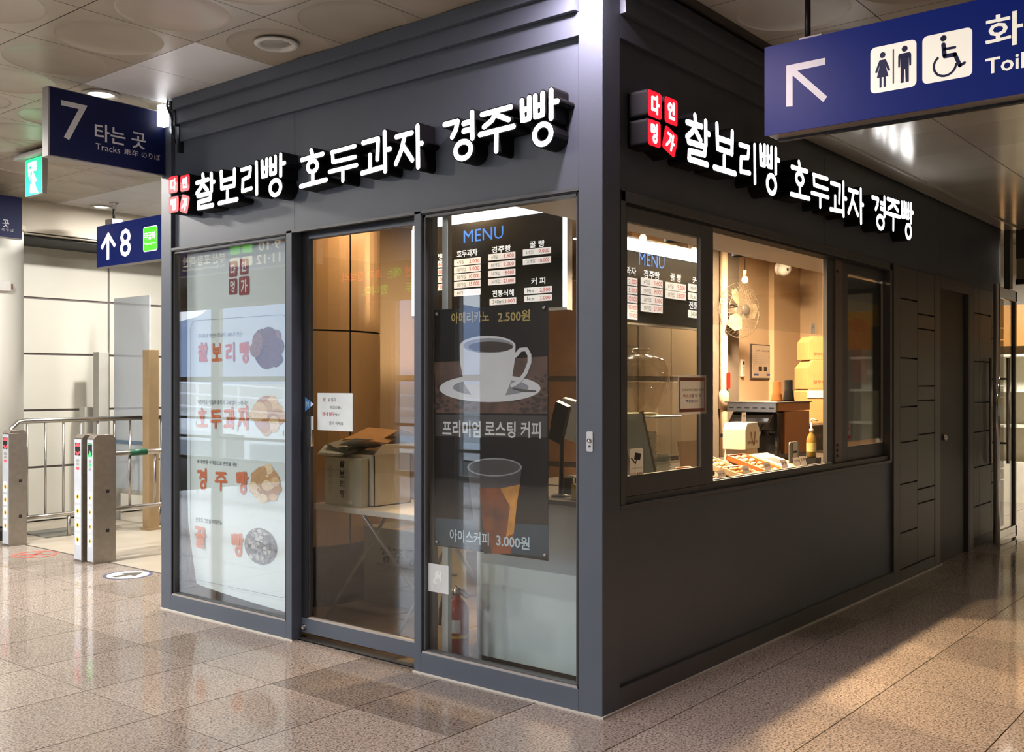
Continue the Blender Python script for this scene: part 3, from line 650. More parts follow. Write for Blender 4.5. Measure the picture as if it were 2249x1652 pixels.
# toilet sign in the right foreground
tx = .784
t = thing('toilet_sign', 'large navy toilet sign with arrow and pictograms on a black pole', 'sign', (tx + .05, -1.8, 2.697))
put('sign_box', B(tx + .004, -3.4, 2.70, tx + .13, -.415, 3.118), FRAMEG, t, bevel=.004)
put('sign_face', B(tx - .004, -3.4, 2.697, tx + .006, -.412, 3.122), NAVYL, t)
put('bottom_lip', B(tx + .105, -3.4, 2.688, tx + .135, -.43, 2.702), BLACKP, t)
q = lambda a, b: (1340 + a / 2.474, b / 2.474)
ARW = mat('sign_arrow_white', srgb(196, 194, 192), .45, emit=srgb(196, 194, 192), es=.35)
m = polyL(tx - .004, [q(*p) for p in ((958, 357), (1170, 314), (1170, 351), (1018, 384), (1180, 525), (1158, 555), (992, 410), (992, 578), (957, 580))])
put('arrow', m, ARW, t)
def picto(px0, px1, yt, yb_):
    pm_ = (px0 + px1) / 2; a0, a1 = -onx(px0, 100, tx - .004).y, -onx(px1, 100, tx - .004).y; z0, z1 = onx(pm_, yb_, tx - .004).z, onx(pm_, yt, tx - .004).z
    return a0, a1, z0, z1, put('pictogram', PX(tx - .004).flat(rrect(a0, z0, a1, z1, .022), .0012), SIGNWL, t)
NAVYP = mat('picto_navy', (.008, .014, .09), .4)
pl = PX(tx - .004)
a0, a1, z0, z1, pc = picto(1912, 2013, 96, 198); w, h = a1 - a0, z1 - z0
def P(x, y): return (a0 + w * x, z0 + h * y)
def sub(shapes, name, parent):
    mb = MB()
    for sh in shapes: pl.flat(sh, .0022, mb)
    put(name, mb, NAVYP, parent)
sub([ell(*P(.27, .80), w * .065, h * .065, 16), [P(.20, .70), P(.34, .70), P(.44, .45), P(.39, .43), P(.33, .58), P(.40, .32), P(.14, .32), P(.21, .58), P(.15, .43), P(.10, .45)],
     [P(.20, .32), P(.25, .32), P(.25, .10), P(.20, .10)], [P(.29, .32), P(.34, .32), P(.34, .10), P(.29, .10)]], 'woman_figure', pc)
sub([[P(.49, .14), P(.52, .14), P(.52, .88), P(.49, .88)]], 'divider_bar', pc)
sub([ell(*P(.75, .84), w * .065, h * .065, 16), [P(.64, .75), P(.86, .75), P(.89, .71), P(.89, .46), P(.85, .46), P(.84, .66), P(.66, .66), P(.65, .46), P(.61, .46), P(.61, .71)],
     [P(.66, .67), P(.84, .67), P(.84, .12), P(.77, .12), P(.76, .40), P(.74, .40), P(.73, .12), P(.66, .12)]], 'man_figure', pc)
a0, a1, z0, z1, pc = picto(2026, 2135.5, 70, 176); w, h = a1 - a0, z1 - z0
ring = []
for i in range(18):
    t0, t1 = math.radians(125 + 235 * i / 18), math.radians(125 + 235 * (i + 1) / 18)
    ring.append([P(.46 + r_ * math.cos(tt), .32 + r_ * math.sin(tt)) for r_, tt in ((.25, t0), (.25, t1), (.20, t1), (.20, t0))])
sub(ring + [ell(*P(.43, .88), w * .065, h * .065, 16)] + [capsule(P(*p), P(*q_), w * r_, 5) for p, q_, r_ in (((.43, .75), (.45, .53), .045), ((.45, .65), (.66, .645), .028), ((.46, .50), (.66, .50), .045), ((.66, .50), (.76, .25), .040), ((.76, .25), (.85, .29), .030))], 'wheelchair_figure', pc)
ay = -onx(2164, 100, tx - .004).y; zz = onx(2200, 70, tx - .004).z; z2 = onx(2200, 141, tx - .004).z
m = lettering(pl, '화장실', ay, zz - .065, ay + .44, zz + .075, .0012, .012); lettering(pl, 'Toilet', ay, z2 - .032, ay + .235, z2 + .034, .0012, .015, m)
put('lettering', m, SIGNWL, t)
yp = onx(1774, 30, tx + .065).y
put('hanging_pole', MB().lathe([(.014, 3.12), (.014, 3.36)], (tx + .065, yp, 0), 12), BLACKP, t)
put('pole_bracket', B(tx + .01, yp - .09, 3.118, tx + .12, yp + .02, 3.135), FRAMEG, t)
put('hanging_pole', MB().lathe([(.014, 3.12), (.014, 3.36)], (tx + .065, -2.6, 0), 12), BLACKP, t)

# ================================================================== POSTERS AND NOTICES ON THE GLASS
# long white product poster in the left window
px_ = .075
yl, yr = onx(411, 900, px_).y, 2.245
t = thing('product_poster', 'long white poster of four breads hanging in the left window', 'poster', (px_, (yl + yr) / 2, .13))
mb = MB(); n = 14; k = 10
for j in range(k + 1):
    for i in range(n + 1):
        u = i / n; z = .14 + (2.36 - .14) * j / k; y = yl + (yr - yl) * u
        if j == 0: z += .045 * (1 - u) - .01
        if j < 3 and i == 0: y -= .03 * (3 - j) / 3
        mb.v.append(Vector((px_ + .0015 + .0008 * math.sin(7 * u + j) + (.05 * (1 - j / 2) if j < 2 else 0) * (1 - u) ** 3, y, z)))
for j in range(k):
    for i in range(n): q0 = j * (n + 1) + i; mb.f.append((q0, q0 + n + 1, q0 + n + 2, q0 + 1)); mb.sm.append(True)
put('poster_sheet', mb, mat('poster_paper', srgb(214, 222, 222), .55, 0, .03, 1.2), t)
pc_ = px_ - .0004
ORG = mat('print_orange', srgb(204, 108, 62), .6, 0, .12, 30); SEAL = mat('print_maroon', srgb(140, 50, 58), .6)
def brushL(chs, m, nm):
    for ch, b in chs:
        xm, ym = (b[0] + b[2]) / 2, (b[1] + b[3]) / 2
        a0, a1 = -onx(b[0], ym, pc_).y, -onx(b[2], ym, pc_).y; b0, b1 = onx(xm, b[3], pc_).z, onx(xm, b[1], pc_).z
        put(nm, brush(PX(pc_), ch, a0, b0, a1, b1, (b1 - b0) * .074, None, .0006), m, t)
brushL([('찰', (434, 751, 457, 797)), ('보', (464, 753, 488, 797)), ('리', (494, 751, 518, 795)), ('빵', (525, 750, 550, 798)), ('호', (433.5, 895, 456, 942)), ('두', (461, 898, 486, 943)), ('과', (490.6, 893, 517, 944)), ('자', (521, 890, 549, 946)),
        ('경', (432.5, 1027, 455.4, 1077)), ('주', (471, 1034, 499.5, 1079)), ('빵', (518, 1035, 546, 1086)), ('꿀', (427, 1155, 452, 1206)), ('빵', (507, 1170.6, 536, 1223))], ORG, 'printed_syllable')
for ch, b in (('다', (502.6, 574, 520.7, 608)), ('인', (527, 568, 545, 603)), ('명', (502.6, 612, 520.7, 647)), ('가', (525, 607, 547.5, 648))):
    xm, ym = (b[0] + b[2]) / 2, (b[1] + b[3]) / 2; a0, a1 = -onx(b[0], ym, pc_).y, -onx(b[2], ym, pc_).y; b0, b1 = onx(xm, b[3], pc_).z, onx(xm, b[1], pc_).z
    s_ = put('printed_seal', PX(pc_).flat(rrect(a0, b0, a1, b1, .012), .0004), SEAL, t); w = a1 - a0
    put('seal_syllable', brush(PX(pc_), ch, a0 + w * .12, b0 + w * .12, a1 - w * .12, b1 - w * .12, w * .055, None, .0012), PAPER, s_)
for body, cx, cy, w, h in (('국내에서 생산된 찰보리 100%로 만든', 483, 736, 97, 10), ('부드러운 식감과 호두의 고소함이 느껴지는', 490, 884, 112, 10), ('옛 명성을 수작업으로 손맛을 내는', 477, 1017, 88, 9), ('전통의 그맛을 이어가는', 459, 1145, 58, 10)):
    put('printed_caption', textL(body, cx, cy, w, h, pc_, .005), PRINTG if cy < 800 else PRINTK, t)
bl = MB(); a0, a1 = -yl + .035, -yr - .06
out = rrect(a0, .215, a1, 1.92, .07, 6); inn = rrect(a0 + .003, .218, a1 - .003, 1.917, .067, 6)
for i in range(len(out)): j = (i + 1) % len(out); PX(pc_).flat([out[i], out[j], inn[j], inn[i]], .0004, bl)
put('border_line', bl, PRINTG, t)
def food_disc(cx, cy, rx, ry, base, blobs, nb, sz, seed):
    rng = random.Random(seed); y = -onx(cx, cy, pc_).y; z = onx(cx, cy, pc_).z; RX = (-onx(cx + rx, cy, pc_).y - y); RZ = onx(cx, cy - ry, pc_).z - z
    d = put('product_picture', PX(pc_).flat(ell(y, z, RX * .93, RZ * .93, 32), .0003), base, t); ms = [MB() for _ in blobs]
    for i in range(nb):
        a = rng.uniform(0, 6.28); r = math.sqrt(rng.random()) * .82; u, v = y + RX * r * math.cos(a), z + RZ * r * math.sin(a); k = rng.randrange(len(blobs))
        PX(pc_).flat(ell(u, v, RX * sz * rng.uniform(.7, 1.15), RZ * sz * rng.uniform(.6, 1.0), 12), .0006 + i * .0001, ms[k])
    for mm, bm in zip(ms, blobs): put('picture_detail', mm, bm, d)
BR = [mat('bread_%d' % i, srgb(*c), .6, 0, .15, 60) for i, c in enumerate(((150, 104, 58), (190, 146, 98), (214, 178, 130), (112, 72, 40), (176, 116, 62), (228, 202, 164)))]
GR = [mat('seed_%d' % i, srgb(*c), .6, 0, .2, 90) for i, c in enumerate(((110, 108, 110), (150, 148, 148), (78, 76, 80), (186, 182, 178)))]
food_disc(588, 767, 34, 46, mat('bread_crust', srgb(84, 54, 22), .6, 0, .2, 50), [mat('bread_ochre', srgb(140, 98, 40), .6, 0, .2, 60), mat('bread_umber', srgb(108, 72, 30), .6, 0, .2, 60)], 14, .45, 1); food_disc(586.6, 911, 34, 45, BR[4], [BR[1], BR[2], BR[4]], 16, .42, 2)
food_disc(583, 1063, 36, 42, BR[1], [BR[2], BR[5], BR[1]], 18, .30, 3); food_disc(572, 1200, 39, 43, GR[0], GR, 90, .13, 4)
# dark coffee poster in the right window
cx_ = .062; pl = PX(cx_)
ya, yb = onx(1204, 900, cx_).y, onx(954, 900, cx_).y; zt = onx(954, 681, cx_).z; zb = onx(955, 1198, cx_).z
t = thing('coffee_poster', 'dark poster of a white coffee cup and an iced coffee glass', 'poster', (cx_, (ya + yb) / 2, zb))
put('poster_sheet', pl.slab(rect(-yb, zb, -ya, zt), -.002, 0), mat('poster_dark', srgb(26, 21, 20), .45, 0, .25, 3, spec=.2), t)
def e8(pts): return [(900 + a * .327, 420 + b * .327) for a, b in pts]
def e1(pts): return [(900 + a * .4239, 900 + b * .4239) for a, b in pts]
CUPW = mat('print_cup_white', srgb(226, 224, 228), .5, 0, .05, 6); CUPS = mat('print_cup_shade', srgb(150, 148, 156), .5); COF = mat('print_coffee', srgb(52, 30, 20), .5)
put('printed_wood', polyL(cx_, e8([(165, 1150), (925, 1110), (925, 1495), (175, 1490)]), .0003), mat('print_table', srgb(92, 62, 48), .5, 0, .5, 9), t)
rng = random.Random(5); bm = [MB(), MB()]
for i in range(150):
    u = rng.random(); a = 178 + (u * 260 if i % 2 else 500 + u * 240); b = rng.uniform(1300 if i % 2 else 1240, 1485)
    if 240 < a < 800 and b < 1400: continue
    polyL(cx_, e8(ell(a, b, rng.uniform(12, 20), rng.uniform(9, 14), 10)), .0005 + i * .000004, bm[i % 3 == 0])
put('printed_beans', bm[0], COF, t); put('printed_beans', bm[1], mat('print_bean_light', srgb(104, 70, 52), .5), t)
sc_ = put('printed_saucer', polyL(cx_, e8(ell(540, 1325, 340, 92, 40)), .0014), CUPW, t)
put('saucer_well', polyL(cx_, e8(ell(545, 1318, 255, 58, 36)), .0017), CUPS, sc_)
put('spoon', polyL(cx_, e8([(690, 1318), (760, 1330), (850, 1338), (852, 1350), (760, 1350), (690, 1330)]), .0019), mat('print_spoon', srgb(90, 84, 84), .5), sc_)
cup = put('printed_cup', polyL(cx_, e8([(337, 1040), (340, 1150), (365, 1290), (420, 1375), (470, 1405), (600, 1405), (640, 1380), (688, 1260), (708, 1130), (712, 1040)] + ell(525, 1040, 188, 68, 20, 0, -180)[1:-1]), .0021), CUPW, t)
put('cup_coffee', polyL(cx_, e8(ell(530, 1038, 168, 50, 32)), .0023), CUPS, cup); put('cup_coffee', polyL(cx_, e8(ell(545, 1046, 150, 36, 32)), .0025), COF, cup)
hp = [(712, 1105), (745, 1065), (785, 1062), (806, 1100), (806, 1150), (780, 1220), (735, 1280), (690, 1305)]; hm = MB()
for i, (p, q_) in enumerate(zip(hp[:-1], hp[1:])): polyL(cx_, e8(capsule(p, q_, 13, 5)), .0024 + .00004 * i, hm)
put('cup_handle', hm, CUPW, cup)
put('title_band', polyL(cx_, e8([(172, 1500), (925, 1508), (925, 1655), (172, 1645)]), .0008), mat('print_band', srgb(58, 50, 48), .4), t)
m = textL('아메리카노', 1033, 697, 83, 25, cx_, .012, .0012); textL('2.500원', 1129, 694, 71, 25, cx_, .02, .0012, m); put('price_lettering', m, mat('print_gold', srgb(196, 168, 92), .4, 0, .1, 20), t)
m = textL('프리미엄', 1014, 942, 84, 36, cx_, .02, .0014); textL('로스팅', 1099, 943, 68, 36, cx_, .02, .0014, m); textL('커피', 1166, 944, 44, 36, cx_, .02, .0014, m); put('title_lettering', m, mat('print_cream', srgb(224, 218, 214), .4), t)
put('lower_band', polyL(cx_, e1([(133, 560), (720, 600), (720, 768), (133, 700)]), .0006), mat('print_teal', srgb(34, 58, 72), .4, 0, .3, 4), t)
gl = put('printed_glass', polyL(cx_, e1([(300, 300), (330, 560), (385, 745), (525, 745), (548, 560), (582, 290)] + ell(440, 300, 142, 48, 18, 0, -180)[1:-1]), .001), mat('print_glass', srgb(66, 58, 56), .4, 0, .2, 10), t)
put('iced_coffee', polyL(cx_, e1([(358, 405), (470, 408), (572, 385), (552, 500), (540, 640), (525, 745), (430, 745), (380, 600)]), .0013), mat('print_amber', srgb(132, 66, 26), .4, 0, .55, 7), gl)
put('iced_coffee', polyL(cx_, e1([(470, 408), (572, 388), (556, 480), (540, 640), (500, 660), (520, 500)]), .0016), mat('print_amber_light', srgb(206, 138, 52), .4, 0, .4, 8), gl)
rm = MB()
for i in range(26):
    t0, t1 = math.radians(i * 360 / 26), math.radians((i + 1) * 360 / 26)
    polyL(cx_, e1([(440 + rx * math.cos(tt), 298 + ry * math.sin(tt)) for rx, ry, tt in ((142, 48, t0), (142, 48, t1), (133, 41, t1), (133, 41, t0))]), .0019, rm)
put('glass_rim', rm, mat('print_rim', srgb(150, 146, 150), .4), gl)
m = textL('아이스커피', 1031, 1180, 86, 28, cx_, .015, .0014); textL('3.000원', 1127, 1190, 73, 28, cx_, .02, .0014, m); put('price_lettering', m, mat('print_ice', srgb(196, 214, 226), .4), t)
for a, b in (e8([(185, 825)]) + e8([(905, 785)]) + e1([(143, 685)]) + e1([(703, 752)])):
    c = onx(a, b, cx_); put('grommet', MB().lathe([(.010, 0), (.010, .006), (.004, .012), (.001, .012)], (0, 0, 0), 14, 'X').xf(Matrix.Translation(c) @ Matrix.Diagonal((-1, 1, 1, 1))), STEEL, t)
# notices stuck on the glass
def note(name, label, px, py, w, h, plane, val, m, lines, cat='notice', rnd=0.0, side=None):
    pl = PX(val) if plane == 'L' else PY(val); f = (lambda a, b: onx(a, b, val)) if plane == 'L' else (lambda a, b: ony(a, b, val)); ax = (lambda p: -p.y) if plane == 'L' else (lambda p: p.x)
    a0, a1 = ax(f(px - w / 2, py)), ax(f(px + w / 2, py)); b0, b1 = f(px, py + h / 2).z, f(px, py - h / 2).z
    t = thing(name, label, cat, pl.p((a0 + a1) / 2, b0)); put('sheet', pl.slab(rrect(a0, b0, a1, b1, rnd) if rnd else rect(a0, b0, a1, b1), -.0012, 0), m, t)
    for body, u0, u1, v, hh, mm, bold in lines:
        put('printed_line', lettering(pl, body, a0 + (a1 - a0) * u0, b0 + (b1 - b0) * (v - hh / 2), a0 + (a1 - a0) * u1, b0 + (b1 - b0) * (v + hh / 2), .0006, bold), mm, t)
    return t, pl, a0, b0, a1, b1
note('door_notice', 'pale paper notice with four handwritten lines taped on the sliding door', 736, 905, 77, 83, 'L', .0905, PAPERB,
     [('문', .16, .24, .82, .10, PRINTR, .02), ('을 열지', .30, .52, .82, .10, PRINTK, .0), ('마십시요~', .36, .70, .62, .09, PRINTK, .0), ('안내 창구', .14, .50, .44, .11, PRINTR, .02), ('에서', .51, .62, .43, .06, PRINTK, 0), ('문의 하세요', .34, .74, .20, .10, PRINTK, 0)])
note('glass_note', 'small grey note taped low on the right front window', 963, 1271, 44, 62, 'L', .0295, mat('note_grey', srgb(196, 200, 200), .6), [('♨', .25, .75, .5, .6, PAPER, .03)])
tt, pl, a0, b0, a1, b1 = note('mask_notice', 'laminated mask notice in a red brown frame on the serving sash', 1520, 867, 62, 86, 'R', .0165, PAPERT,
     [('우리 모두의 안전을 위하여', .14, .90, .62, .06, PRINTK, .01), ('마스크', .18, .46, .47, .085, PRINTR, .02), ('를 꼭! 꼭!', .47, .82, .47, .08, PRINTK, .01), ('착용합시다', .28, .70, .335, .075, PRINTB, .02)])
bm = MB()
for r4 in (rect(a0 + .012, b0 + .012, a1 - .012, b0 + .03), rect(a0 + .012, b1 - .03, a1 - .012, b1 - .012), rect(a0 + .012, b0 + .03, a0 + .022, b1 - .03), rect(a1 - .022, b0 + .03, a1 - .012, b1 - .03)): pl.flat(r4, .0004, bm)
put('printed_frame', bm, mat('print_brown', srgb(140, 84, 62), .5), tt)
tt, pl, a0, b0, a1, b1 = note('camera_sticker', 'white surveillance camera sticker in the lower corner of the sash', 1398, 1016, 29, 62, 'R', .0295, PAPERT,
     [('촬영중', .50, .92, .10, .09, PRINTR, .02), ('CCTV', .06, .46, .10, .09, PRINTR, 0), ('녹화 안내', .1, .9, .30, .05, PRINTK, 0)], 'sticker', .012)
w, h = a1 - a0, b1 - b0
m = pl.flat([(a0 + w * .3, b0 + h * .62), (a0 + w * .75, b0 + h * .56), (a0 + w * .85, b0 + h * .80), (a0 + w * .38, b0 + h * .86)], .0006); pl.flat([(a0 + w * .05, b0 + h * .66), (a0 + w * .10, b0 + h * .70), (a0 + w * .46, b0 + h * .47), (a0 + w * .42, b0 + h * .43)], .0006, m); pl.flat([(a0 + w * .38, b0 + h * .48), (a0 + w * .45, b0 + h * .48), (a0 + w * .52, b0 + h * .6), (a0 + w * .46, b0 + h * .6)], .0006, m)
put('camera_symbol', m, PRINTK, tt)
tt, pl, a0, b0, a1, b1 = note('no_smoking_sticker', 'small white no smoking sticker with a red foot', 1861, 946, 13, 36, 'R', .0665, PAPERT, [('금연', .25, .75, .32, .10, PRINTK, 0)], 'sticker')
w, h = a1 - a0, b1 - b0; m = pl.flat(rect(a0, b0, a1, b0 + h * .2), .0004); rr_ = w * .33
for i in range(20):
    t0, t1 = 2 * math.pi * i / 20, 2 * math.pi * (i + 1) / 20
    pl.flat([(a0 + w * .5 + q_ * math.cos(tt_), b0 + h * .70 + q_ * math.sin(tt_)) for q_, tt_ in ((rr_, t0), (rr_, t1), (rr_ * .78, t1), (rr_ * .78, t0))], .0006, m)
pl.flat(capsule((a0 + w * .28, b0 + h * .78), (a0 + w * .72, b0 + h * .62), .004, 3), .0007, m); put('printed_red', m, PRINTR, tt)
m = polyL(.0705, [(670, 872), (670, 904), (690, 888)], .0004); tt = thing('door_sticker', 'small blue triangular sticker on the black door stile', 'sticker', onx(678, 904, .0705)); put('sticker_sheet', m, mat('sticker_blue', srgb(52, 120, 178), .5), tt)
put('sticker_print', polyL(.0705, [(683, 883), (683, 893), (689, 888)], .0008), PAPER, tt); m = textL('주의', 675, 888, 6, 12, .0705, 0, .0008); put('sticker_print', m, PAPER, tt)
# key switch plate on the corner post
c = onx(1296, 970, 0); tt = thing('key_switch', 'small white key switch plate on the slate corner post', 'switch', (0, c.y, c.z - .045))
put('plate', PX(0).slab(rrect(-c.y - .017, c.z - .045, -c.y + .017, c.z + .045, .006), -.001, .004), mat('plate_pale', srgb(206, 208, 212), .35), tt)
put('lock_cylinder', MB().lathe([(.010, 0), (.010, .008), (.001, .009)], (0, 0, 0), 16, 'X').xf(Matrix.Translation((-.004, c.y, c.z + .004)) @ Matrix.Diagonal((-1, 1, 1, 1))), CHROME, tt)
put('key_slot', PX(0).flat(rrect(-c.y - .007, c.z - .026, -c.y + .007, c.z - .018, .003), .0046), BLACKP, tt)

# ================================================================== MENU BOARDS
MBLK = mat('menu_black', (.010, .014, .018), .25, 0, .05); MWH = mat('menu_white_lit', (.8, .8, .8), .5, emit=(1, 1, 1), es=.85); MSTR = mat('menu_strip_lit', (.8, .8, .8), .5, emit=(1, .97, .94), es=.62)
MBLU = mat('menu_blue_lit', (.02, .15, .6), .5, emit=(.015, .23, .85), es=1.0); MRED = mat('menu_red', (.5, .05, .05), .5, emit=(.8, .10, .10), es=.35); ALU = mat('board_alu', (.55, .55, .55), .3, .6)
LEDB = mat('board_led', (.9, .9, .9), .5, emit=(1, .98, .95), es=7.0)
def menu_board(side, val, px0, px1, ytop, ybot, xref, title, heads, strips, label):
    f = (lambda a, b: onx(a, b, val)) if side == 'L' else (lambda a, b: ony(a, b, val)); pl = PX(val) if side == 'L' else PY(val); ax = (lambda p: -p.y) if side == 'L' else (lambda p: p.x)
    tx_ = textL if side == 'L' else textR
    a0, a1 = ax(f(px0, 600)), ax(f(px1, 600)); z0, z1 = f(xref, ybot).z, f(xref, ytop).z
    t = thing('menu_board', label, 'menu board', pl.p((a0 + a1) / 2, z0))
    put('board_case', pl.slab(rect(a0 - .02, z0 - .02, a1 + .02, z1 + .10), -.06, -.004), ALU, t)
    put('board_panel', pl.slab(rect(a0, z0, a1, z1), -.004, 0), MBLK, t)
    put('led_strip', pl.slab(rect(a0 - .005, z1, a1 + .005, z1 + .085), -.004, .004), LEDB, t)
    for q0, q1 in ((a0 - .018, a0 + .008), (a1 - .008, a1 + .018)): put('led_strip', pl.slab(rect(q0, z0, q1, z1), -.004, .003), LEDB, t)
    put('menu_title', tx_('MENU', *title, val, .0), MBLU, t)
    for body, cx, cy, w, h in heads: put('menu_heading', tx_(body, cx, cy, w, h, val, .015), MWH, t)
    for p0, p1, y, h, qty, price in strips:
        xm = (p0 + p1) / 2; b0, b1 = f(xm, y + h / 2).z, f(xm, y - h / 2).z; u0, u1 = ax(f(p0, y)), ax(f(p1, y)); w = u1 - u0; hh = b1 - b0
        s_ = put('price_strip', pl.slab(rect(u0, b0, u1, b1), 0, .004), MSTR, t)
        put('quantity', lettering(pl, qty, u0 + w * .12, b0 + hh * .2, u0 + w * (.12 + .07 * len(qty) + .05), b0 + hh * .8, .005, 0), PRINTK, s_)
        put('price', lettering(pl, price, u0 + w * .58, b0 + hh * .2, u0 + w * .96, b0 + hh * .8, .005, .01), MRED, s_)
    return t
R4 = [('4개입', '2.000'), ('10개입', '5.000'), ('20개입', '10.000'), ('30개입', '15.000'), ('60개입', '30.000')]; R3 = [('4개입', '3.600'), ('10개입', '9.000'), ('20개입', '18.000'), ('30개입', '27.000')]
z8 = lambda v: 420 + v * .327
st = [(998, 1056, z8(y), 14, *r) for y, r in zip((473, 523, 573, 625, 680), R4)] + [(1073, 1132, z8(y), 14, *r) for y, r in zip((437, 492, 550, 605), R3)] + [(1149, 1210, z8(405), 14, '6개입', '9.000'), (1149, 1210, z8(467), 14, '12개입', '18.000'),
      (1152, 1212, z8(665), 14, 'Hot', '2.500'), (1152, 1212, z8(718), 14, 'Ice', '3.000'), (1076, 1134, z8(740), 14, '340ml', '3.000')] + [(920, 983, z8(y), 14, *r) for y, r in zip((495, 548, 598, 650), R3)]
menu_board('L', 1.37, 909, 1239, 466, 676, 1200, (1062, 515, 87, 27), [('찰보리빵', 946, 566, 62, 14), ('호두과자', 1026, 556, 45, 15), ('경주빵', 1101, 547, 42, 15), ('꿀 빵', 1180, 536, 33, 15), ('커 피', 1182, 617, 31, 15), ('전통식혜', 1105, 644, 47, 15)], st,
           'black menu board with white edge lights facing the front windows')
z4 = lambda v: 420 + v * .4238
st = [(1407, 1454.5, z4(y), 17, *r) for y, r in zip((475, 520, 565, 608), R3)] + [(1461, 1505, z4(y), 17, q_, p_) for y, q_, p_ in ((497, '6개입', '9.000'), (540, '12개입', '18.000'))] + [(1511, 1552, z4(505), 16, 'Hot', '2.500'), (1511, 1552, z4(550), 16, 'Ice', '3.000'), (1511, 1552, z4(640), 16, '340ml', '3.000')] + \
     [(1352, 1399, z4(y), 17, *r) for y, r in zip((465, 510, 555, 600, 642), R4)]
menu_board('R', 1.32, 1300, 1562, 562, 712, 1450, (1431, 573, 56, 27), [('호두과자', 1374, 593, 46, 19), ('경주빵', 1431, 604, 35, 19), ('꿀 빵', 1484, 610, 24, 18), ('커 피', 1535, 618, 28, 17), ('전통식혜', 1533, 672, 40, 17)], st,
           'black menu board with a top light facing the serving window')

# ================================================================== INSIDE THE KIOSK
def lathe_thing(name, label, cat, prof, loc, m, group=None, n=24):
    o = put(name, MB().lathe(prof, (0, 0, 0), n), m); o.location = loc; return tag(o, label, cat, group)
KRAFT = mat('kraft_card', srgb(196, 148, 96), .7, 0, .06, 12); CREAM = mat('cream_card', srgb(222, 210, 188), .65, 0, .04, 8); BROWN = mat('brown_wood', srgb(150, 112, 74), .5, 0, .12, 5)
# station column standing inside the kiosk, clad in curved panels
COLM = mat('column_cladding', srgb(196, 160, 116), .35, .2, .04, 2)
cc = Vector((.95, 3.31, 0)); t = thing('round_column', 'broad tan clad column standing behind the sliding door', 'column', cc)
put('column_core', MB().lathe([(.575, .0), (.575, 2.80)], cc, 48), DGROUT, t)
def shell(z0, z1, a0, a1, R=.60, n=14):
    mb = MB()
    for i in range(n):
        t0, t1 = math.radians(a0 + (a1 - a0) * i / n), math.radians(a0 + (a1 - a0) * (i + 1) / n)
        mb.poly([cc + Vector((R * math.cos(tt), R * math.sin(tt), z)) for tt, z in ((t0, z0), (t1, z0), (t1, z1), (t0, z1))], True)
    return mb
for z0, z1 in ((0, 1.862), (1.868, 2.80)):
    for a0, a1 in ((156, 267.4), (268, 359), (0, 155)): put('column_panel', shell(z0 + .003, z1 - .003, a0 + .3, a1 - .3), COLM, t)
put('column_shade_band', MB().lathe([(.606, .002), (.606, .40), (.602, .405)], cc, 48, cap=False), BLACKP, t)  # black band painted in for the shade under the table
# counters
CW = mat('counter_white', srgb(214, 226, 226), .3, 0, .02, 2); TOPD = mat('worktop_dark', srgb(52, 48, 44), .35, 0, .1, 10)
t = thing('front_counter', 'white front counter behind the right front window', 'counter', (.66, .6, 0))
put('counter_body', B(.378, .14, .03, .94, 1.08, .885), CW, t, bevel=.004); put('plinth', B(.40, .15, .002, .93, 1.06, .03), BLACKP, t); put('worktop', B(.365, .13, .885, .95, 1.09, .91), TOPD, t, bevel=.003)
t = thing('side_counter', 'long brown counter running under the serving window', 'counter', (2.6, .42, 0))
put('counter_body', B(.965, .135, .002, 4.55, 1.25, .885), BROWN, t); put('worktop', B(.955, .13, .885, 4.57, 1.27, .915), TOPD, t, bevel=.003)
ZC = .915
t = thing('wall_cabinet', 'tall brown wood cabinet behind the card terminal', 'cabinet', (3.1, 1.85, 0))
OLV = mat('cabinet_olive', srgb(84, 72, 56), .5, 0, .1, 3)
put('cabinet_body', B(2.35, 1.62, .002, 3.85, 2.08, 2.30), OLV, t)
for j, (z0, z1) in enumerate(((.05, .88), (.92, 1.52), (1.56, 2.27))):
    put('cabinet_side', B(2.335, 1.63, z0, 2.35, 2.07, z1), BROWN, t, bevel=.003)
    for i in range(3): put('cabinet_door', B(2.36 + .497 * i, 1.60, z0, 2.85 + .497 * i, 1.62, z1), OLV, t, bevel=.003)
# folding table with cartons and papers
TW = mat('table_white', srgb(222, 216, 204), .45)
t = thing('folding_table', 'white folding table with crossed tube legs behind the sliding door', 'table', (.72, 1.9, 0))
put('table_top', MB().prism([(x, y, .705) for x, y in rrect(.42, 1.28, 1.0, 2.52, .05)], (0, 0, .035)), TW, t, bevel=.004)
for y in (1.55, 2.2):
    for x0, x1 in ((.46, .96), (.96, .46)): put('table_leg', MB().tube([(x0, y + (.12 if x0 > x1 else -.12), .705), (x1, y + (.22 if x0 > x1 else -.22), .012)], .012, 8), mat('leg_grey', srgb(150, 150, 148), .35, .6), t)
put('leg_brace', MB().tube([(.70, 1.52, .36), (.70, 2.22, .36)], .008, 8), mat('leg_grey', srgb(150, 150, 148), .35, .6), t)
t = thing('cream_carton', 'open cream carton full of papers on the folding table', 'carton', (.69, 2.25, .74))
mb = MB(); x0, x1, y0, y1, z0, z1 = .54, .86, 2.06, 2.40, .741, 1.06
put('carton_body', mb.box(x0, y0, z0, x1, y0 + .006, z1).box(x0, y1 - .006, z0, x1, y1, z1).box(x0, y0, z0, x0 + .006, y1, z1).box(x1 - .006, y0, z0, x1, y1, z1).box(x0, y0, z0, x1, y1, z0 + .006), CREAM, t)
put('carton_flap', MB().prism([(x0, y0, z1), (x1, y0, z1), (x1 + .02, y0 - .10, z1 + .07), (x0 - .02, y0 - .10, z1 + .07)], (0, .004, .002)), CREAM, t)
t = thing('printed_box', 'flat cream printed box standing against the carton', 'box', (.50, 2.27, .741))
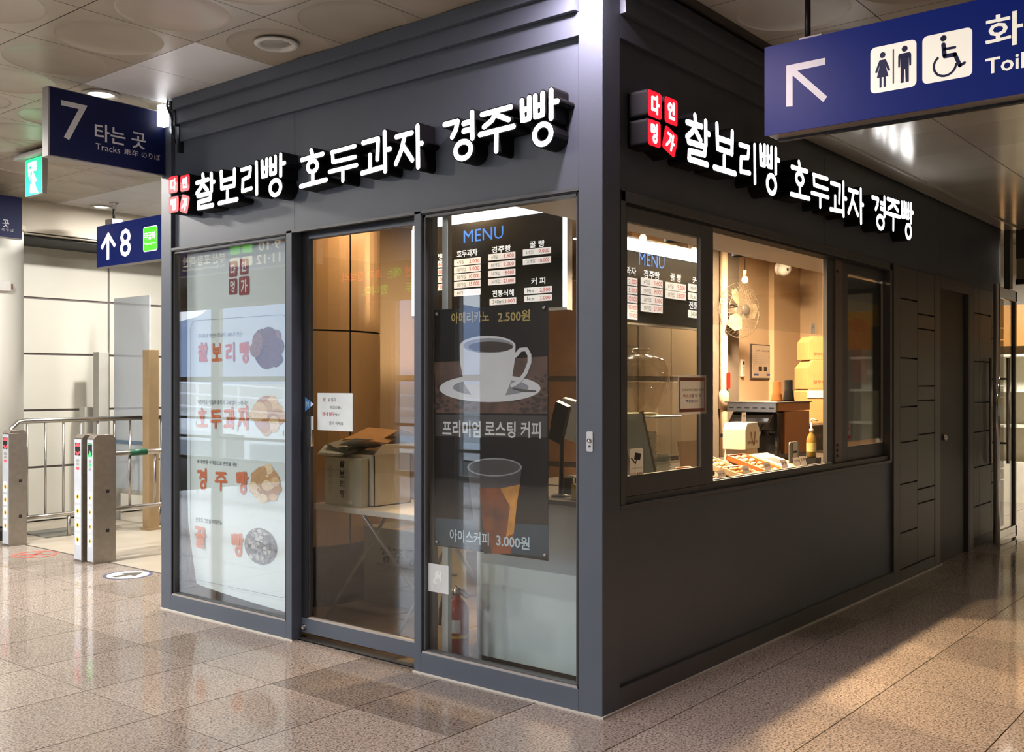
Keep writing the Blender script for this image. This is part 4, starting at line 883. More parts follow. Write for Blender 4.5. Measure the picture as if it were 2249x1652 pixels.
put('box_body', B(.47, 2.10, .741, .53, 2.44, 1.04), mat('box_print_cream', srgb(206, 200, 178), .6), t, bevel=.002)
for k, ch in enumerate('찰보리빵'): put('printed_syllable', brush(PX(.4695), ch, -2.30, .975 - .062 * k - .0, -2.25, 1.025 - .062 * k, .0042, None, .0006), PRINTK, t)
put('printed_label', PX(.4695).flat(rect(-2.25, .756, -2.18, .775), .0006), PAPER, t); put('printed_label', lettering(PX(.4695), '호두과자 경주빵', -2.40, .80, -2.37, 1.0, .0006), PRINTG, t)
rng = random.Random(3)
PAP = [PAPER, CREAM, mat('paper_grey', srgb(150, 148, 140), .7), KRAFT, mat('paper_pale_kraft', srgb(206, 176, 136), .7), PAPERB]
PLAB = ['grey sheet slumped over the left rim of the carton', 'white envelope poking out of the carton top', 'kraft cardboard flap lying across the papers in the carton', 'pale kraft flap hanging over the carton right side', 'bluish flyers fanned at the carton left corner',
        'cream folder upright in the open carton', 'thin grey folder wedged in the middle of the carton']
for k, (x, y, z, w, d, rx, ry, rz) in enumerate(((.60, 2.38, 1.10, .22, .18, 20, -8, 10), (.62, 2.24, 1.12, .26, .20, -12, 6, -15), (.70, 2.22, 1.165, .34, .30, 4, -10, 20), (.80, 2.06, 1.14, .26, .20, -22, 14, -10), (.50, 2.40, 1.075, .12, .16, 4, -24, 25), (.66, 2.30, 1.06, .04, .24, 0, 80, 5), (.74, 2.26, 1.05, .03, .22, 0, 84, -8))):
    M = Matrix.Translation((x, y, z)) @ Matrix.Rotation(math.radians(rz), 4, 'Z') @ Matrix.Rotation(math.radians(ry), 4, 'Y') @ Matrix.Rotation(math.radians(rx), 4, 'X'); mb = MB()
    for j in range(3): mb.box(-w / 2 + .004 * j, -d / 2 - .006 * j, .004 * j, w / 2 + .004 * j, d / 2 - .006 * j, .004 * j + .0025)
    solo('paper_pile', mb.xf(M), PAP[[2, 0, 3, 4, 5, 1, 2][k]], PLAB[k], 'papers', 'papers in the open carton')
t = thing('floor_carton', 'large pale carton with brush lettering on the floor under the table', 'carton', (1.2, 2.38, 0))
put('carton_body', B(1.02, 2.08, .002, 1.42, 2.68, .52), mat('carton_pale', srgb(140, 140, 130), .7, 0, .05, 4), t, bevel=.004)
for k, ch in enumerate('경주빵'): put('printed_syllable', brush(PX(1.0195), ch, -2.52 + .125 * k, .28, -2.41 + .125 * k, .40, .009, None, .0006), PRINTK, t)
put('printed_caption', PX(1.0195).flat(rect(-2.52, .205, -2.18, .212), .0006), PRINTG, t)
put('tape_strip', B(1.02, 2.36, .5205, 1.42, 2.40, .5212), KRAFT, t)
# fire extinguisher
fx = .295; fy = onx(1003, 1400, fx).y
RED = mat('extinguisher_red', srgb(150, 14, 22), .25, 0, .05, coat=.3)
t = thing('fire_extinguisher', 'red fire extinguisher with a yellow band beside the white counter', 'fire extinguisher', (fx, fy, 0))
put('cylinder', MB().lathe([(.058, .012), (.066, .02), (.066, .27), (.062, .295), (.048, .32), (.028, .335), (.022, .345), (.022, .36)], (fx, fy, 0), 28), RED, t)
put('foot_ring', MB().lathe([(.075, .002), (.078, .012), (.070, .030), (.066, .032)], (fx, fy, 0), 28), mat('foot_red', srgb(170, 40, 30), .4), t)
put('yellow_band', MB().lathe([(.0675, .135), (.0675, .152)], (fx, fy, 0), 28, cap=False), mat('band_yellow', srgb(226, 176, 40), .4), t)
lab = MB(); n = 8
for i in range(n):
    t0, t1 = math.radians(168 + 72 * i / n), math.radians(168 + 72 * (i + 1) / n)
    lab.poly([(fx + .0672 * math.cos(tt), fy + .0672 * math.sin(tt), z) for tt, z in ((t0, .165), (t1, .165), (t1, .235), (t0, .235))], True)
put('paper_label', lab, PAPER, t)
put('valve_head', MB().lathe([(.020, .36), (.020, .385), (.012, .39), (.012, .40)], (fx, fy, 0), 16), STEEL, t)
put('gauge', MB().lathe([(.016, 0), (.016, .008), (.001, .008)], (0, 0, 0), 16, 'X').xf(Matrix.Translation((fx - .018, fy + .02, .372)) @ Matrix.Diagonal((-1, 1, 1, 1))), STEEL, t)
put('lever', MB().prism([(fx, fy + .01, .395), (fx, fy - .09, .36), (fx, fy - .09, .372), (fx, fy + .01, .41)], (.014, 0, 0)), BLACKP, t)
put('lever', MB().prism([(fx, fy + .01, .378), (fx, fy - .07, .345), (fx, fy - .07, .353), (fx, fy + .01, .388)], (.014, 0, 0)), BLACKP, t)
put('hose', MB().tube([(fx, fy + .015, .375), (fx - .01, fy + .05, .378), (fx - .015, fy + .085, .34), (fx - .015, fy + .105, .27), (fx - .012, fy + .115, .18)], .010, 10), BLACKP, t)
solo('shelf_crate', MB().box(.64, 1.11, .002, .94, 1.26, .50), mat('crate_tan', srgb(170, 138, 106), .6, 0, .1, 6), 'tan slatted crate standing behind the fire extinguisher', 'crate')
# card terminal, till and cup on the front counter
def slab_at(c, w, d, h, rx, ry, rz):
    return Matrix.Translation(c) @ Matrix.Rotation(math.radians(rz), 4, 'Z') @ Matrix.Rotation(math.radians(ry), 4, 'Y') @ Matrix.Rotation(math.radians(rx), 4, 'X'), B(-w / 2, -d / 2, -h / 2, w / 2, d / 2, h / 2)
c = onx(1229, 928, .50); t = thing('card_terminal', 'black card terminal tilted on a stand at the front counter', 'card terminal', (.50, c.y, .91))
M, m = slab_at((.50, c.y, c.z), .035, .085, .22, 22, -12, 0); put('terminal_body', m.xf(M), mat('terminal_black', (.012, .012, .013), .35), t, bevel=.006)
M, m = slab_at((.48, c.y + .002, c.z + .02), .004, .06, .09, 22, -12, 0); put('terminal_screen', m.xf(M), mat('terminal_screen', (.02, .02, .025), .1), t)
put('terminal_stand', MB().tube([(.51, c.y, .912), (.51, c.y - .01, c.z - .07)], .012, 10).lathe([(.05, .911), (.05, .918), (.012, .924)], (.51, c.y, 0), 20), BLACKP, t)
c = onx(1266, 935, .72); t = thing('till_screen', 'pale till screen turned away beside the card terminal', 'till', (.72, c.y, .91))
M, m = slab_at((.74, c.y - .04, c.z + .01), .03, .30, .24, 12, -14, -8); put('screen_body', m.xf(M), mat('till_pale', srgb(196, 190, 176), .45), t, bevel=.006)
put('screen_stand', MB().box(.73, c.y - .06, .911, .80, c.y + .02, .99).lathe([(.09, .911), (.09, .922)], (.78, c.y - .03, 0), 20), BLACKP, t)
c = onx(1247, 1020, .62)
t = thing('paper_cup', 'dark paper cup with pale rim beside the till', 'cup', (.62, c.y, .912))
put('cup_body', MB().lathe([(.026, .913), (.036, 1.0)], (.62, c.y, 0), 20), mat('cup_dark', srgb(56, 44, 34), .6), t); put('cup_rim', MB().lathe([(.036, .998), (.039, 1.002), (.036, 1.006)], (.62, c.y, 0), 20, cap=False), PAPER, t)
t = thing('receipt_printer', 'black receipt printer with a pale lid at the counter edge', 'printer', (.47, .28, .911))
put('printer_body', B(.40, .16, .912, .56, .40, 1.01), mat('terminal_black', (.012, .012, .013), .35), t, bevel=.006); put('printer_lid', MB().prism([(.42, .17, 1.01), (.54, .17, 1.01), (.52, .17, 1.045), (.44, .17, 1.04)], (0, .17, 0)), WHITE, t, bevel=.004)
solo('yellow_sponge', B(.42, .44, .912, .48, .475, .99), mat('sponge_yellow', srgb(216, 178, 60), .8, bump=.5), 'yellow packet upright at the left end of the printer', 'packet')
# glass display case with stacked lids; glass jar on top
zj = ony(1425, 911, .45).z; xa, xb = .99, 1.235
t = thing('display_case', 'low glass case with pale top shelf under the glass jar', 'display case', ((xa + xb) / 2, .45, ZC))
put('case_top', B(xa - .05, .30, zj - .012, xb, .62, zj - .002), mat('shelf_pale', srgb(220, 222, 214), .3), t, bevel=.002)
put('case_glass', B(xa, .302, ZC + .01, xb, .306, zj - .012), CLEAR, t); put('case_glass', B(xb - .004, .306, ZC + .01, xb, .62, zj - .012), CLEAR, t); put('case_back', B(xa, .612, ZC + .005, xb - .01, .618, zj - .012), mat('case_back', srgb(120, 116, 100), .5), t)
put('case_base', B(xa, .30, ZC, xb, .62, ZC + .012), BLACKP, t)
LID = glass_mat('clear_lid', (.80, .82, .78), 1.4, 1.3, .05, .28)
def ridged(n, r, h): 
    p = [(.004, 0)]
    for i in range(n): p += [(r, i * h + .001), (r, i * h + h * .45), (r * .86, i * h + h * .55), (r * .86, i * h + h * .98)]
    return p
for k, (lx, Y, n) in enumerate(((1.05, .40, 19), (1.165, .38, 11), (1.13, .52, 10))):
    o = put('lid_stack', MB().lathe(ridged(n, .046, .0165), (0, 0, 0), 20), LID); o.location = (lx, Y, ZC + .013)
    tag(o, ('tall stack of clear cup lids in the glass case', 'shorter stack of clear cup lids at the front of the case', 'shorter stack of clear cup lids at the back of the case')[k], 'lids', 'stacks of cup lids')
c = ony(1408, 850, .46)
t = thing('glass_jar', 'large clear glass jar with lid on the display case', 'jar', (c.x, .46, zj))
JG = glass_mat('jar_glass', (.96, .92, .84), 1.5, 1.6)
put('jar_body', MB().lathe([(.085, .001), (.095, .012), (.098, .03), (.135, .10), (.158, .19), (.155, .25), (.135, .285), (.128, .30)], (c.x, .46, zj), 36, cap=False), JG, t)
put('jar_lid', MB().lathe([(.132, .30), (.130, .306), (.11, .318), (.06, .332), (.035, .338), (.030, .345), (.050, .352), (.055, .362), (.045, .372), (.001, .374)], (c.x, .46, zj), 36, cap=False), JG, t)
put('jar_base', MB().lathe([(.086, .0), (.088, .012)], (c.x, .46, zj), 30), mat('jar_sugar', srgb(230, 214, 180), .7), t)
t = thing('counter_easel', 'tilted pale notice board leaning by the sash corner', 'notice board', (.72, .30, ZC))
M, m = slab_at((.70, .26, 1.18), .22, .012, .34, -14, 0, 0); put('board_panel', m.xf(M), mat('easel_pale', srgb(196, 200, 190), .4), t)
for s_ in (-1, 1): M, m = slab_at((.70 + .115 * s_, .26, 1.18), .016, .018, .36, -14, 0, 0); put('board_edge', m.xf(M), mat('easel_wood', srgb(120, 98, 76), .5), t)
put('board_leg', MB().tube([(.66, .30, 1.10), (.66, .40, ZC)], .008, 8), STEEL, t); put('board_leg', MB().tube([(.74, .30, 1.10), (.74, .40, ZC)], .008, 8), STEEL, t)
# trays of buns, card boxes and price tags along the sill
ORT = mat('tray_orange', srgb(222, 130, 66), .5); TRC = mat('tray_cream', srgb(232, 206, 160), .6); BUN = mat('bun_cream', srgb(238, 214, 170), .6, 0, .12, 60); BUN2 = mat('bun_brown', srgb(206, 146, 86), .6, 0, .25, 40)
bun_me = MB().lathe([(.001, 0), (.016, .002), (.021, .010), (.019, .020), (.011, .027), (.001, .029)], (0, 0, 0), 12).mesh('bun'); bun_me.materials.append(BUN)
bun2_me = bun_me.copy(); bun2_me.materials.clear(); bun2_me.materials.append(BUN2)
def tray(label, cxp, cyp, Y, w, d, rz, tilt, m, nx, ny, me, blabel):
    c = ony(cxp, cyp, Y); base = Matrix.Translation((c.x, Y, ZC + .012 + math.sin(math.radians(tilt)) * d / 2)) @ Matrix.Rotation(math.radians(rz), 4, 'Z') @ Matrix.Rotation(math.radians(tilt), 4, 'X')
    t = thing('bun_tray', label, 'tray', (c.x, Y, ZC)); mb = MB(); e = .005; h = .035
    mb.box(-w / 2, -d / 2, 0, w / 2, d / 2, e).box(-w / 2, -d / 2, 0, w / 2, -d / 2 + e, h).box(-w / 2, d / 2 - e, 0, w / 2, d / 2, h).box(-w / 2, -d / 2, 0, -w / 2 + e, d / 2, h).box(w / 2 - e, -d / 2, 0, w / 2, d / 2, h)
    put('tray_body', mb.xf(base), m, t)
    put('tray_support', B(-w / 2 + .01, d / 2 - .03, -math.sin(math.radians(tilt)) * d / 2 - .0115, w / 2 - .01, d / 2 - .02, math.sin(math.radians(tilt)) * d * .38).xf(Matrix.Translation((c.x, Y, ZC + .012 + math.sin(math.radians(tilt)) * d / 2)) @ Matrix.Rotation(math.radians(rz), 4, 'Z')), TRC, t)
    for i in range(nx):
        for j in range(ny):
            p = base @ Vector((-w / 2 + w * (i + .5) / nx, -d / 2 + d * (j + .5) / ny, e)); o = bpy.data.objects.new('bun', me); COL.objects.link(o); o.location = p; o.rotation_euler = (math.radians(tilt), 0, rng.uniform(0, 6)); s_ = rng.uniform(.92, 1.1); o.scale = (s_, s_, s_)
            tag(o, blabel, 'bun', blabel[:60])
    return base
tray('orange tray of pale round buns behind the front tags', 1655, 1018, .36, .20, .30, -8, 16, ORT, 3, 5, bun_me, 'pale round bun in the orange tray')
tray('cream tray of golden buns nearest the window sill', 1626, 1040, .25, .21, .16, -8, 14, TRC, 4, 3, bun2_me, 'golden bun in the cream tray at the sill')
tray('cream tray of white buns at the left of the opening', 1582, 1014, .46, .18, .26, -8, 16, TRC, 3, 4, bun_me, 'white bun in the tray left of the card box')
tray('open tray of glazed buns seen through the sash glass', 1526, 1022, .30, .17, .20, 0, 18, ORT, 4, 3, bun2_me, 'glazed bun in the tray behind the sash')
c = ony(1518, 985, .42); solo('tray_lid', B(-.12, -.003, 0, .12, .003, .16).xf(Matrix.Translation((c.x, .42, ZC + .09)) @ Matrix.Rotation(math.radians(-12), 4, 'X')), mat('lid_cream', srgb(236, 206, 160), .6), 'upright cream card lid behind the glazed buns', 'box lid')
def gable_box(name, label, c, w, d, h, g, rz, m, side_m=None, handles=True, ptxt=None):
    t = thing(name, label, 'gift box', c); M = Matrix.Translation(c) @ Matrix.Rotation(math.radians(rz), 4, 'Z')
    pr = [(-w / 2, -d / 2, 0), (w / 2, -d / 2, 0), (w / 2, -d / 2, h), (w / 2 - g, -d / 2, h + g * 1.1), (-w / 2 + g, -d / 2, h + g * 1.1), (-w / 2, -d / 2, h)]
    put('box_body', MB().prism(pr, (0, d, 0)).xf(M), m, t, bevel=.002)
    if handles:
        for yy in (-d / 2 - .004,):
            pts = [(-.04 + .08 * i / 10, yy - .006 * math.sin(math.pi * i / 10), h * .85 - .09 * math.sin(math.pi * i / 10)) for i in range(11)]
            put('rope_handle', MB().tube([M @ Vector(p) for p in pts], .003, 6), mat('rope_tan', srgb(150, 112, 70), .8), t)
    if ptxt:
        pl = Plane(M @ Vector((0, -d / 2 - .0006, 0)), M.to_3x3() @ Vector((1, 0, 0)), (0, 0, 1))
        put('printed_text', lettering(pl, ptxt, -w * .36, h * .25, w * .36, h * .42, .0004, .01), PRINTK if m != KRAFT else mat('print_brown', srgb(140, 84, 62), .5), t)
    return t, M
c = ony(1628, 988, .62); z = ony(1628, 985, .62).z
solo('box_riser', MB().prism([(c.x - .14, .55, ZC), (c.x + .14, .55, ZC), (c.x + .10, .55, z - .001), (c.x - .10, .55, z - .001)], (0, .14, 0)), mat('riser_cream', srgb(232, 214, 180), .6), 'cream card riser under the white gift box', 'riser')
WGB = mat('giftbox_white', srgb(238, 228, 208), .6, 0, .03, 6)
gable_box('gift_box', 'white gift box with rope handle lit behind the bun trays', (c.x, .62, z), .27, .16, .135, .04, 6, WGB, ptxt='호두과자')
c = ony(1703, 1010, .34); t = thing('window_box', 'cream bread box with a black window right of the orange tray', 'box', (c.x, .34, ZC))
M = Matrix.Translation((c.x, .34, ZC + .062)) @ Matrix.Rotation(math.radians(-6), 4, 'Z') @ Matrix.Rotation(math.radians(16), 4, 'X')
put('box_body', B(-.11, -.14, -.02, .11, .14, .02).xf(M), TRC, t, bevel=.002); put('box_window', MB().poly([M @ Vector(p) for p in ((-.07, -.06, .0206), (.05, -.06, .0206), (.05, .05, .0206), (-.07, .05, .0206))]), BLACKP, t)
put('box_prop', B(c.x - .09, .42, ZC, c.x + .09, .45, ZC + .06), TRC, t)
for k, (px, py, Y) in enumerate(((1592, 1046, .128), (1646, 1036, .128), (1693, 1027, .128), (1730, 1021, .128), (1757, 1016, .14), (1771, 1013, .14))):
    c = ony(px, py, Y); zt = max(ZC, c.z - .035); t = thing('price_tag', ('leftmost white price tag on the sill', 'price tag in front of the golden buns', 'price tag in front of the orange tray', 'price tag in front of the window box', 'fifth price tag from the left on the sill', 'rightmost white price tag on the sill')[k], 'price tag', (c.x, Y, ZC), 'price tags along the sill')
    pl = Plane((c.x, Y, ZC), (1, -.12, 0), (0, .28, 1)); put('tag_card', pl.slab(rect(-.036, .0, .036, c.z + .035 - ZC), -.001, 0), PAPERT, t)
    put('tag_text', lettering(pl, ('찰보리빵', '호두과자', '경주빵', '꿀 빵', '경주빵', '꿀 빵')[k], -.028, c.z - ZC + .004, .028, c.z - ZC + .022, .0006, .01), PRINTK, t)
# coffee machine
Y0 = .66; X0, X1 = ony(1706, 900, Y0).x, ony(1778, 900, Y0).x; zt = ony(1740, 882, Y0).z; yq = min(onx(1600, 900, X0).y, 1.22)
t = thing('coffee_machine', 'black and copper coffee machine with a steel top behind the trays', 'coffee machine', ((X0 + X1) / 2, (Y0 + yq) / 2, ZC))
COP = mat('copper_panel', srgb(190, 128, 80), .35, .4, .05, 4); MBK = mat('machine_black', (.01, .009, .009), .12, 0, .05, coat=.4)
put('machine_body', B(X0 + .06, Y0 + .02, ZC, X1, yq, zt - .07), MBK, t, bevel=.02)
put('side_panel', B(X0 + .16, Y0, ZC + .06, X1, Y0 + .022, zt - .075), COP, t, bevel=.004); put('top_side_panel', B(X0 + .02, Y0, zt - .07, X1 + .01, Y0 + .02, zt - .008), COP, t, bevel=.004)
put('front_steel', B(X0 - .02, Y0, zt - .075, X0 + .0, yq, zt - .008), STEEL, t)
sl = (yq - Y0) / 6
for i in range(6): put('vent_slot', B(X0 - .0215, Y0 + sl * (i + .2), zt - .05, X0 - .0195, Y0 + sl * (i + .8), zt - .042), BLACKP, t)
put('top_tray', B(X0 - .03, Y0 - .015, zt - .008, X1 + .02, yq + .02, zt), TOPD, t, bevel=.003)
put('brew_housing', MB().prism([(X0 - .02, Y0 + .04, ZC + .24), (X0 + .10, Y0 + .04, ZC + .24), (X0 + .10, Y0 + .04, zt - .08), (X0 + .02, Y0 + .04, zt - .08), (X0 - .05, Y0 + .04, ZC + .30)], (0, yq - Y0 - .06, 0)), MBK, t, bevel=.012)
for i in range(2):
    yy = Y0 + .16 + .24 * i; put('brew_group', MB().lathe([(.035, 0), (.035, .05), (.028, .06)], (X0 - .0, yy, ZC + .19), 20), CHROME, t); put('group_handle', MB().tube([(X0 - .03, yy, ZC + .215), (X0 - .15, yy - .03, ZC + .20)], [.012, .016], 10), BLACKP, t)
put('drip_tray', B(X0 - .08, Y0 + .03, ZC, X0 + .08, yq - .02, ZC + .06), STEEL, t, bevel=.004)
KB = mat('cup_kraft', srgb(120, 76, 40), .8, spec=.1); KK = mat('cup_black', (.006, .0055, .005), .8, spec=.08)
for nm, lb, px, m, n, yy in (('cup_stack', 'stack of kraft paper cups on the coffee machine', 1706, KB, 5, .74), ('cup_stack', 'taller stack of black paper cups on the coffee machine', 1732, KK, 7, .74)):
    c = ony(px, 870, yy); pr = [(.001, 0), (.045, 0)]
    for i in range(n): pr += [(.045 - .0016 * i - .001, .010 + .012 * i), (.041 - .0016 * i, .012 + .012 * i)]
    pr += [(.031, .12 + .006 * n), (.029, .122 + .006 * n), (.001, .122 + .006 * n)]
    o = put(nm, MB().lathe(pr, (0, 0, 0), 22), m); o.location = (c.x, yy, zt + .0005); tag(o, lb, 'cups', 'cup stacks on the machine')
c = ony(1735, 879, .47); o = None
# bottle with pump, menu holder
def pump_bottle(label, px, Y, zb, s_):
    c = ony(px, 950, Y); t = thing('pump_bottle', label, 'bottle', (c.x, Y, zb)); L = lambda p: MB().lathe([(r * s_, h * s_) for r, h in p], (c.x, Y, zb), 20)
    put('bottle_body', L([(.035, .0), (.042, .006), (.042, .15), (.030, .19), (.016, .21), (.014, .225)]), mat('syrup_bottle', srgb(150, 120, 56), .15, 0, .1, 6), t); put('bottle_label', MB().lathe([(.0425 * s_, .05 * s_), (.0425 * s_, .125 * s_)], (c.x, Y, zb), 20, cap=False), mat('label_yellow', srgb(206, 190, 120), .6, 0, .15, 30), t)
    put('pump_collar', L([(.018, .222), (.018, .245), (.010, .25), (.006, .255), (.006, .31)]), WHITE, t); put('pump_spout', MB().tube([(c.x, Y, zb + .305 * s_), (c.x, Y, zb + .325 * s_), (c.x - .02 * s_, Y - .01, zb + .335 * s_), (c.x + .045 * s_, Y - .03, zb + .318 * s_)], .007 * s_, 8), WHITE, t); return t
pump_bottle('syrup bottle with white pump at the right end of the opening', 1782, .30, ZC + .075, .80)
c = ony(1782, 1000, .30); solo('bottle_riser', MB().box(c.x - .05, .25, ZC, c.x + .05, .35, ZC + .074), BLACKP, 'black block under the syrup bottle', 'riser')
c = ony(1744, 985, .26); t = thing('menu_holder', 'grey rounded holder with a cream card beside the syrup bottle', 'holder', (c.x, .26, ZC))
put('holder_back', PY(.26).slab(rrect(c.x - .075, ZC, c.x + .075, ZC + .20, .02), -.006, 0), mat('holder_grey', srgb(120, 120, 112), .4), t); put('holder_card', PY(.26).slab(rect(c.x - .02, ZC + .01, c.x + .05, ZC + .195), .001, .003), CREAM, t); put('card_band', PY(.26).flat(rect(c.x - .02, ZC + .125, c.x + .045, ZC + .14), .0036), PRINTK, t)
# rear counter with kraft boxes
rb = ony(1790, 930, 1.25); t = thing('rear_counter', 'dark rear counter carrying the kraft boxes', 'counter', (rb.x, 1.3, 0)); xr0 = ony(1752, 930, 1.1).x
put('counter_body', B(xr0, 1.08, .002, xr0 + 1.0, 1.65, rb.z - .26), BROWN, t); put('worktop', B(xr0 - .02, 1.06, rb.z - .26, xr0 + 1.02, 1.66, rb.z - .235), TOPD, t)
for k in range(2):
    x = xr0 + .03 + .30 * k; t = thing('holder_carton', ('black carton left of its twin under the kraft boxes', 'black carton printed Holder under the kraft boxes')[k], 'carton', (x + .14, 1.25, rb.z - .235)); put('carton_body', B(x, 1.10, rb.z - .235, x + .28, 1.55, rb.z - .004), mat('carton_black', srgb(34, 26, 22), .6), t, bevel=.003)
    put('carton_text', lettering(PY(1.0995), 'Holder', x + .05, rb.z - .12, x + .20, rb.z - .07, .0004, .01), mat('print_tan', srgb(120, 84, 56), .5), t)
zk = rb.z - .003
kc = ony(1806, 900, 1.32); kx = kc.x
t, M = gable_box('kraft_box', 'large plain kraft box at the bottom of the stack', (kx, 1.32, zk), .46, .26, .30, .02, -38, KRAFT, handles=False)
put('paper_band', B(-.235, -.136, .24, .235, -.132, .31).xf(M), PAPER, t)
t, M = gable_box('kraft_box', 'kraft gable box with dark rope in the middle of the stack', (kx, 1.32, zk + .325), .46, .24, .20, .07, -38, KRAFT, ptxt='경주빵 찰보리빵')
t, M = gable_box('kraft_box', 'kraft box with die-cut handle on top of the stack', (kx + .03, 1.34, zk + .606), .40, .22, .17, .05, -38, KRAFT, handles=False, ptxt='찰보리빵 호두과자')
for k, (px, py, Y, lb) in enumerate(((1634, 917, .60, 'white price tag standing on top of the gift box'), (1783, 722, .11, 'small white notice stuck on the acrylic screen edge'))):
    c = ony(px, py, Y); t = thing('small_card', lb, 'card', (c.x, Y, c.z - .03)); pl = PY(Y - .008 if k else Y); put('card_sheet', pl.slab(rect(c.x - .032, c.z - .035, c.x + .032, c.z + .035), -.001, 0), PAPERT, t); put('card_text', lettering(pl, ('꿀 빵', '문의 하세요')[k], c.x - .024, c.z, c.x + .024, c.z + .016, .0006, 0), PRINTK, t)
# wall things at the back
YB = 2.10
c = ony(1672, 795, YB); w = ony(1697, 795, YB).x - ony(1647, 795, YB).x; h = ony(1672, 757, YB).z - ony(1672, 833, YB).z
t = thing('framed_notice', 'framed notice sheet on the back wall under the fan', 'notice', (c.x, YB, c.z - h / 2)); pl = PY(YB - .001)
put('frame', pl.slab(rect(c.x - w / 2, c.z - h / 2, c.x + w / 2, c.z + h / 2), 0, .012), mat('frame_dark', srgb(70, 66, 70), .4), t); put('sheet', pl.slab(rect(c.x - w * .44, c.z - h * .46, c.x + w * .44, c.z + h * .47), .012, .014), mat('sheet_pale', srgb(206, 190, 172), .6), t)
put('heading', lettering(pl, '고객 안내 현황', c.x - w * .30, c.z + h * .29, c.x + w * .30, c.z + h * .34, .0148, .01), PRINTK, t)
for i in range(6): put('text_line', pl.flat(rect(c.x - w * .33, c.z + h * (.22 - .055 * i), c.x + w * (.2 + .1 * (i % 3)), c.z + h * (.228 - .055 * i)), .0146), PRINTG, t)
for s_ in (-.10, .12): put('portrait', pl.flat(rect(c.x + w * (s_ - .07), c.z - h * .27, c.x + w * (s_ + .07), c.z - h * .14), .0146), PRINTK, t)
put('colour_bar', pl.flat(rect(c.x - w * .38, c.z - h * .40, c.x - w * .18, c.z - h * .345), .0146), PRINTB, t); put('colour_bar', pl.flat(rect(c.x + w * .18, c.z - h * .40, c.x + w * .38, c.z - h * .345), .0146), PRINTB, t)
c = ony(1628, 808, YB); t = thing('wall_remote', 'white remote control in a wall holder beside the framed notice', 'remote', (c.x, YB - .01, c.z - .09)); put('remote_body', B(c.x - .03, YB - .026, c.z - .09, c.x + .03, YB - .001, c.z + .085), WHITE, t, bevel=.004); put('remote_screen', PY(YB - .0265).flat(rect(c.x - .02, c.z + .03, c.x + .02, c.z + .065), .0004), PRINTK, t)
for i in range(3):
    for j in range(4): put('remote_button', PY(YB - .0265).flat(rect(c.x - .021 + .015 * i, c.z - .06 + .02 * j, c.x - .011 + .015 * i, c.z - .05 + .02 * j), .0004), PRINTG, t)
# wall fan
c = ony(1624, 682, 1.80); t = thing('wall_fan', 'round wire wall fan on the back wall in the serving window', 'fan', (c.x, 1.8, c.z)); GRY = mat('fan_grey', srgb(120, 112, 100), .4, .2); R = .26
M = Matrix.Translation((c.x, 1.80, c.z)) @ Matrix.Rotation(math.radians(-18), 4, 'Z')
cage = MB()
for i in range(40):
    a = 2 * math.pi * i / 40; pts = [(r * math.cos(a), y, r * math.sin(a)) for r, y in ((.05, -.085), (R * .6, -.075), (R * .92, -.04), (R, 0), (R * .9, .05), (R * .4, .085))]
    cage.tube(pts, .0014, 4, cap=False)
for r, y in ((R, 0), (R * .75, -.062), (R * .4, -.08)): cage.tube([(r * math.cos(2 * math.pi * i / 32), y, r * math.sin(2 * math.pi * i / 32)) for i in range(33)], .003 if r == R else .0015, 6)
put('cage', cage.xf(M), GRY, t)
put('hub_cover', MB().lathe([(.001, -.095), (.045, -.092), (.052, -.085), (.052, -.078)], (0, 0, 0), 24, 'Y').xf(M), mat('hub_dark', srgb(70, 66, 62), .4), t)
for k in range(3):
    a = 2 * math.pi * k / 3; bl_ = MB(); cs_, sn_ = math.cos(a), math.sin(a)
    pp = [(.04, .02, -.02), (.10, .03, -.07), (.20, .02, -.07), (.215, -.01, .02), (.16, -.03, .07), (.06, -.02, .03)]
    put('blade', MB().prism([M @ Vector((x * cs_ - z_ * sn_, y - .02, x * sn_ + z_ * cs_)) for x, y, z_ in pp], (0, .003, 0)), mat('blade_clear', srgb(150, 134, 110), .5), t)
put('motor', MB().lathe([(.05, -.01), (.065, .03), (.065, .11), (.03, .15)], (0, 0, 0), 20, 'Y').xf(M), GRY, t)
put('wall_arm', MB().tube([(c.x, 1.92, c.z - .02), (c.x + .02, 2.0, c.z - .14), (c.x + .03, YB, c.z - .22)], .02, 10), GRY, t); put('wall_plate', B(c.x - .05, YB - .03, c.z - .32, c.x + .11, YB, c.z - .14), GRY, t)
# dome camera, pendant lamps, pipe
c = ony(1714, 592, 1.66); t = thing('dome_camera', 'pale round ceiling camera near the top of the serving window', 'camera', (c.x, 1.62, c.z))
put('camera_ball', MB().lathe([(.001, -.07), (.04, -.058), (.065, -.02), (.068, .015), (.05, .05), (.03, .06)], (0, 0, 0), 24, 'Y').xf(Matrix.Translation((c.x, 1.62, c.z)) @ Matrix.Rotation(math.radians(-25), 4, 'Z')), WHITE, t)
put('camera_base', MB().lathe([(.055, .0), (.06, .06), (.03, .08)], (0, 0, 0), 24, 'Y').xf(Matrix.Translation((c.x + .02, 1.64, c.z + .01))), WHITE, t)
put('lens', MB().lathe([(.001, -.002), (.014, 0), (.014, .01)], (0, 0, 0), 16, 'Y').xf(Matrix.Translation((c.x - .045, 1.56, c.z - .01))), BLACKP, t); put('cable', MB().tube([(c.x, 1.69, c.z + .05), (c.x - .01, 1.69, c.z + .14), (c.x + .03, 1.69, 2.8)], .006, 6), WHITE, t)
BULB = mat('bulb_warm', (1, .8, .5), .4, emit=(1, .62, .26), es=14)
